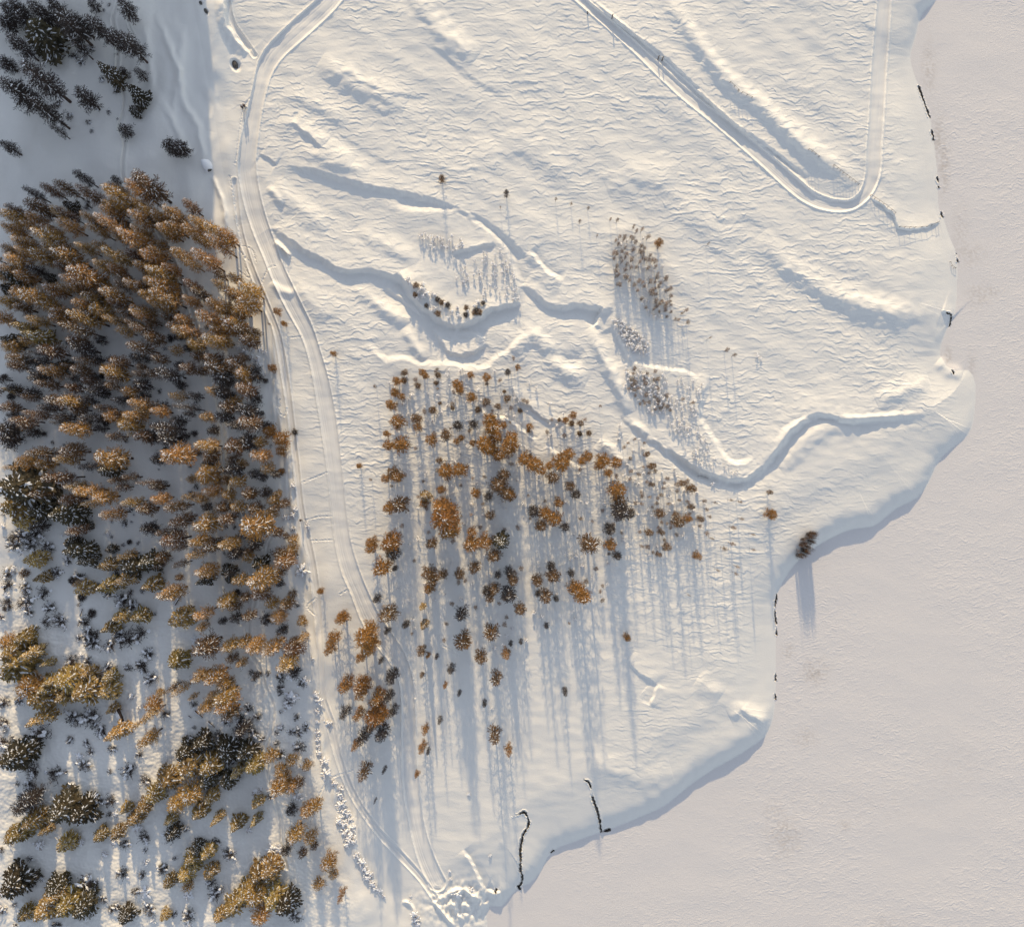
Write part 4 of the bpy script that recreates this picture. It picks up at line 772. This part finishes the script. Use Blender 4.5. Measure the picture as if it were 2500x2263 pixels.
# the least of the shrubs, past counting, as one growth of undergrowth
CACHE = {}
def arrays(me):
    if me.name not in CACHE:
        co = np.zeros(len(me.vertices)*3, np.float32); me.vertices.foreach_get('co', co)
        li = np.zeros(len(me.loops), np.int32); me.loops.foreach_get('vertex_index', li)
        lt = np.zeros(len(me.polygons), np.int32); me.polygons.foreach_get('loop_total', lt)
        mi = np.zeros(len(me.polygons), np.int32); me.polygons.foreach_get('material_index', mi)
        CACHE[me.name] = (co.reshape(-1, 3), li, lt, mi, [m.name for m in me.materials])
    return CACHE[me.name]
def bake(ts, name, label, cat, pref=''):
    VS, LI, LT, MI = [], [], [], []; base = 0; mats = []
    for t in ts:
        pr = rp.choice(PROTO[pref+t['k']]); o = pt(t['u'], t['v'], -.05); sx = t['w']/4.0*(1.2 if t['k'] in 'ARGd' else 1.0) if len(pr) == 2 else t['w']/2*1.1
        sz = t['h']/10 if len(pr) == 2 else t['h']; a = rp.uniform(0, 6.28); ca, sa = math.cos(a), math.sin(a)
        for me in pr:
            co, li, lt, mi, mn = arrays(me)
            for m_ in mn:
                if m_ not in mats: mats.append(m_)
            mp = np.array([mats.index(m_) for m_ in mn], np.int32)
            w = np.empty_like(co); w[:, 0] = (co[:, 0]*ca-co[:, 1]*sa)*sx+o.x; w[:, 1] = (co[:, 0]*sa+co[:, 1]*ca)*sx+o.y; w[:, 2] = co[:, 2]*sz+o.z
            VS.append(w); LI.append(li+base); LT.append(lt); MI.append(mp[mi]); base += len(co)
    V_ = np.vstack(VS); L_ = np.concatenate(LI); T_ = np.concatenate(LT); I_ = np.concatenate(MI)
    me = bpy.data.meshes.new(name); me.vertices.add(len(V_)); me.vertices.foreach_set('co', V_.ravel())
    me.loops.add(len(L_)); me.loops.foreach_set('vertex_index', L_)
    st = np.zeros(len(T_), np.int32); st[1:] = np.cumsum(T_)[:-1]
    me.polygons.add(len(T_)); me.polygons.foreach_set('loop_start', st); me.polygons.foreach_set('loop_total', T_); me.polygons.foreach_set('material_index', I_)
    me.polygons.foreach_set('use_smooth', np.zeros(len(T_), bool)); me.update(calc_edges=True)
    for m_ in mats: me.materials.append(bpy.data.materials[m_])
    o = bpy.data.objects.new(name, me); COL.objects.link(o); tag(o, label, cat, None, 'stuff')
ss = small[290:]
if ss: bake(ss, 'undergrowth', 'scattered tiny snow-capped seedlings covering the river hollow and woodland floor', 'undergrowth')
bake(lstuff, 'larch_wood', 'smaller brown and amber larches filling the gaps among the bigger trees', 'trees', 'L')

# ------------------------------------------------------------------ reddish thicket on the lake bank
th = empty('thicket', pt(1965, 1330)); tag(th, 'dense leafless reddish-brown thicket leaning along the lake bank', 'thicket')
rg = random.Random(5); st = MB(); lo = Vector(th.location)
clumps = [(rg.uniform(-1, 1), rg.uniform(-1, 1), rg.uniform(2.0, 5.2)) for _ in range(64)]
for i in range(560):
    s, q, ch = rg.choice(clumps); q *= math.sqrt(max(0, 1-s*s)); s += rg.gauss(0, .05); q += rg.gauss(0, .07)
    cu = 1962+s*18+q*10; cv = 1328-s*30+q*8
    b = pt(cu, cv)-lo; hh = ch*rg.uniform(.6, 1); e = b+Vector((rg.uniform(-.35, .35), rg.uniform(-.35, .35), hh)); m = (b+e)/2+Vector((rg.uniform(-.1, .1), rg.uniform(-.1, .1), 0))
    st.tube([b, m, e], [.022, .016, .005], 3, 0)
    for k in range(6):
        c = b.lerp(e, rg.uniform(.35, 1)); z = c+Vector((rg.uniform(-.3, .3), rg.uniform(-.3, .3), rg.uniform(.1, .4)))
        x = (z-c).cross(Vector((0, 0, 1))).normalized()*.015; st.quad(c, (c+z)/2+x, z, (c+z)/2-x, 1)
st.build('stems', [M['bark'], M['twig_r']], th)

# ------------------------------------------------------------------ fences, poles
def fence(pts, label, every, hp=1.1, rails=1):
    hp *= .6
    L = spline([(a, b) for a, b in pts], 3) if len(pts) > 2 else spline(pts, 3)
    f = empty('fence', pt(*L[0][:2])); tag(f, label, 'fence', 'wooden fences by the snowy road'); lo = Vector(f.location)
    acc = 0; posts = []
    for i in range(len(L)):
        if i: acc += float(np.linalg.norm(L[i]-L[i-1]))
        if i == 0 or acc >= every or i == len(L)-1:
            acc = 0; posts.append(L[i]); m = MB(); b = pt(L[i][0], L[i][1])-lo
            m.tube([b-Vector((0, 0, .3)), b+Vector((0, 0, hp*.6)), b+Vector((.02, .0, hp))], [.06, .055, .045], 6, 0, True); m.build('post', [M['wood']], f)
    for k in range(rails):
        m = MB(); ps = [pt(p[0], p[1])-lo+Vector((0, 0, hp*(.85-.4*k))) for p in posts]; m.tube(ps, [.03]*len(ps), 5); m.build('rail', [M['wood']], f)
    return f
fence([(2095,452),(2075,437),(2055,422),(2034,405)], 'dark rail fence on the crest inside the hairpin bend', 9, 1.3)
fence([(1974,366),(1982,371),(1990,378),(1998,384)], 'short fence remnant on the crest up and left of the hairpin', 9, 1.2)
fence([(1811,228),(1823,234),(1835,240)], 'two-post fence panel midway along the crest beside the diagonal road', 12, 1.2)
fence([(1782,203),(1797,217),(1803,224)], 'thin posts at the upper end of the crest above the diagonal road', 12, 1.2)
fence([(2124,478),(2148,494),(2170,510),(2184,522)], 'fence running down right from the tip of the hairpin bend', 12, 1.3)
fence([(2195,555),(2215,556),(2245,556),(2268,553),(2290,543)], 'fence along the drift edge meeting the lake shore', 12, 1.3)
fence([(1704,1162),(1716,1163),(1728,1168)], 'small broken fence piece in the shaded river bend', 8, .7)
fence([(708,625),(696,617),(688,608)], 'snow-drifted barrier beside the main road bend', 8, 1.0)
fence([(2319,640),(2324,652),(2332,655)], 'driftwood barrier at the shore below the open slit', 7, .8)
def pole(u, v, h, label, arm=.5):
    o = empty('marker_post', pt(u, v)); tag(o, label, 'post', 'dark posts by the diagonal road')
    m = MB(); m.tube([(0, 0, -.4), (0, 0, h*.5), (0, 0, h)], [.14, .13, .11], 8, 0, True); m.build('post', [M['wood']], o)
    m = MB(); m.tube([(-arm/2, 0, h-.15), (arm/2, 0, h-.15)], [.06, .06], 5, 0, True); c = m.build('crossarm', [M['wood']], o)
    for x in (-arm/2+.1, 0, arm/2-.1):
        m = MB(); m.tube([(x, 0, h-.13), (x, 0, h-.05)], [.03, .02], 6, 0, True); m.build('insulator', [M['metal']], c)
    o.rotation_euler.z = R(50); return o
pole(1494, 46, 1.5, 'single dark wooden post beside the diagonal road near the top edge')
pole(1606, 146, 1.5, 'left post of the close pair beside the diagonal road'); pole(1616, 149, 1.6, 'right post of the close pair beside the diagonal road')
pole(1434, 35, .9, 'short thin marker post by the lower road edge near the top edge', .2)

# ------------------------------------------------------------------ rocks, snow boulder, logs
def rock(name, label, u, v, sx, sy, sz, rot, material, cat, seed, dz=0, cap=False):
    o = empty(name, pt(u, v, dz), rot); tag(o, label, cat)
    import bmesh
    bm = bmesh.new(); bmesh.ops.create_icosphere(bm, subdivisions=3, radius=1)
    rg = random.Random(seed); offs_ = [(Vector((rg.uniform(-1, 1), rg.uniform(-1, 1), rg.uniform(-1, 1))).normalized(), rg.uniform(.6, 1)) for _ in range(14)]
    for vv in bm.verts:
        c = vv.co.copy()
        for n_, d_ in offs_:
            k = c.dot(n_)
            if k > d_: c -= n_*(k-d_)*.9
        vv.co = Vector((c.x*sx, c.y*sy, c.z*sz))
    me = bpy.data.meshes.new('stone'); bm.to_mesh(me); bm.free(); me.materials.append(material)
    s_ = bpy.data.objects.new('stone' if not cap else 'snow_cap', me); COL.objects.link(s_); s_.parent = o
    return o
rock('rock', 'dark rock lying in a melt hollow left of the road junction', 574, 160, 1.25, .75, .55, R(-62), M['rock'], 'rock', 3, .1)
rock('rock', 'small dark rock near the top edge, upper of two', 490, 9, .5, .4, .3, R(-40), M['rock'], 'rock', 4, .1)
rock('rock', 'small elongated dark rock near the top edge, lower of two', 503, 29, .75, .4, .3, R(-65), M['rock'], 'rock', 5, .1)
b_ = empty('boulder', pt(509, 408), 0); tag(b_, 'boulder under a pointed white snow cap left of the road', 'boulder')
m = MB(); rg = random.Random(8); n = 12
for zi, (r_, z_) in enumerate([(1.15, -.3), (1.1, .5), (.75, 1.2), (.3, 1.7)]):
    for k in range(n):
        t_ = 2*math.pi*k/n; m.v.append(Vector((math.cos(t_)*r_*.95+(-.25*zi), math.sin(t_)*r_*1.25+(.25*zi), z_))+Vector((rg.uniform(-.08, .08), rg.uniform(-.08, .08), 0)))
for zi in range(3):
    for k in range(n): m.f.append((zi*n+k, zi*n+(k+1) % n, (zi+1)*n+(k+1) % n, (zi+1)*n+k)); m.m.append(0)
m.f.append(tuple(3*n+k for k in range(n))); m.m.append(0)
m.build('snow_cap', [M['cap']], b_, True)
m = MB(); m.blob((.25, -.9, .2), (1, .3, 0), .8, .5, .5); m.build('stone', [M['rock']], b_)
def log(u0, v0, u1, v1, r, label):
    a = pt(u0, v0, r*1.2); b = pt(u1, v1, r*1.6); o = empty('fallen_log', a); tag(o, label, 'log', 'fallen logs on the forest floor')
    m = MB(); d = b-a; m.tube([Vector((0, 0, 0)), d*.5+Vector((0, 0, .05)), d], [r, r*.85, r*.6], 8, 0, True); m.build('trunk', [M['bark']], o, True)
    m = MB(); m.tube([Vector((0, 0, r*.8)), d*.5+Vector((0, 0, r*.8)), d*.95+Vector((0, 0, r*.5))], [r*.5, r*.5, r*.3], 6, 0, True); m.build('snow_load', [M['cap']], o, True)
log(428, 1475, 449, 1443, .28, 'straight snow-dusted log lying in the lit forest opening')
log(388, 1391, 402, 1399, .25, 'short log beside a small stump in the forest')
log(477, 1735, 496, 1750, .25, 'upper log of the broken pair below the brown larch clump')
log(508, 1760, 525, 1774, .22, 'lower log of the broken pair below the brown larch clump')
log(196, 1503, 203, 1486, .2, 'small log in the snow at the far left')
log(102, 1778, 124, 1765, .22, 'log among bare bushes below the glowing conifers')
log(461, 1747, 468, 1751, .2, 'short dark branch left of the broken log pair')
log(657, 1362, 658, 1354, .15, 'tiny dark stick beside the forest path')
log(288, 1726, 306, 1756, .75, 'thick dark broken trunk at the lower left conifers')

# ------------------------------------------------------------------ the two walkers
def skin_mesh(name, joints, edges, radii, material, parent):
    me = bpy.data.meshes.new(name); me.from_pydata(joints, edges, []); me.update()
    o = bpy.data.objects.new(name, me); COL.objects.link(o); o.parent = parent
    sk = o.modifiers.new('skin', 'SKIN'); sk.use_smooth_shade = True
    for i, r_ in enumerate(radii): me.skin_vertices[0].data[i].radius = (r_, r_)
    me.skin_vertices[0].data[0].use_root = True
    o.modifiers.new('sub', 'SUBSURF').levels = 1
    me.materials.append(material); return o
def person(u, v, rz, jacket, label):
    o = empty('person', pt(u, v), rz); tag(o, label, 'person', 'walkers on the track')
    J = [(0, 0, .95), (0, .01, 1.2), (0, .02, 1.42), (0, .03, 1.52), (0, .04, 1.62), (0, .05, 1.74),
         (.10, 0, .9), (.12, .10, .5), (.12, .16, .08), (.12, .30, .05), (-.10, 0, .9), (-.12, -.06, .5), (-.12, -.22, .09), (-.12, -.10, .05),
         (.19, .02, 1.42), (.27, .02, 1.15), (.29, .22, 1.0), (-.19, .02, 1.42), (-.27, -.04, 1.15), (-.29, .10, .98)]
    E = [(0, 1), (1, 2), (2, 3), (3, 4), (4, 5), (0, 6), (6, 7), (7, 8), (8, 9), (0, 10), (10, 11), (11, 12), (12, 13), (2, 14), (14, 15), (15, 16), (2, 17), (17, 18), (18, 19)]
    rr = [.13, .13, .14, .06, .095, .085, .09, .065, .045, .035, .09, .065, .045, .035, .06, .045, .035, .06, .045, .035]
    skin_mesh('body', J, E, rr, M['skin'], o)
    jj = [0, 1, 2, 14, 15, 16, 17, 18, 19]
    ix = {j: i for i, j in enumerate(jj)}
    skin_mesh('jacket', [J[j] for j in jj], [(ix[a], ix[b]) for a, b in E if a in ix and b in ix], [rr[j]*1.22+.012 for j in jj], jacket, o)
    jj = [0, 6, 7, 8, 10, 11, 12]; ix = {j: i for i, j in enumerate(jj)}
    skin_mesh('trousers', [J[j] for j in jj], [(ix[a], ix[b]) for a, b in E if a in ix and b in ix], [rr[j]*1.18+.012 for j in jj], M['trouser'], o)
    m = MB(); m.tube([(0, .045, 1.66), (0, .045, 1.76), (0, .045, 1.83)], [.125, .115, .03], 10, 0, True); m.build('hat', [jacket], o, True)
person(595, 268, R(12), M['jacket_r'], 'walker in dark clothing on the track, left of the two')
person(600, 264, R(5), M['jacket_b'], 'walker in brown jacket on the track, right of the two')
person(737, 1269, R(100), M['jacket_r'], 'lone dark-clothed walker on the track beside the forest drift')
print('things', len(SING), 'stuff', len(ss), 'larch', len(larch))
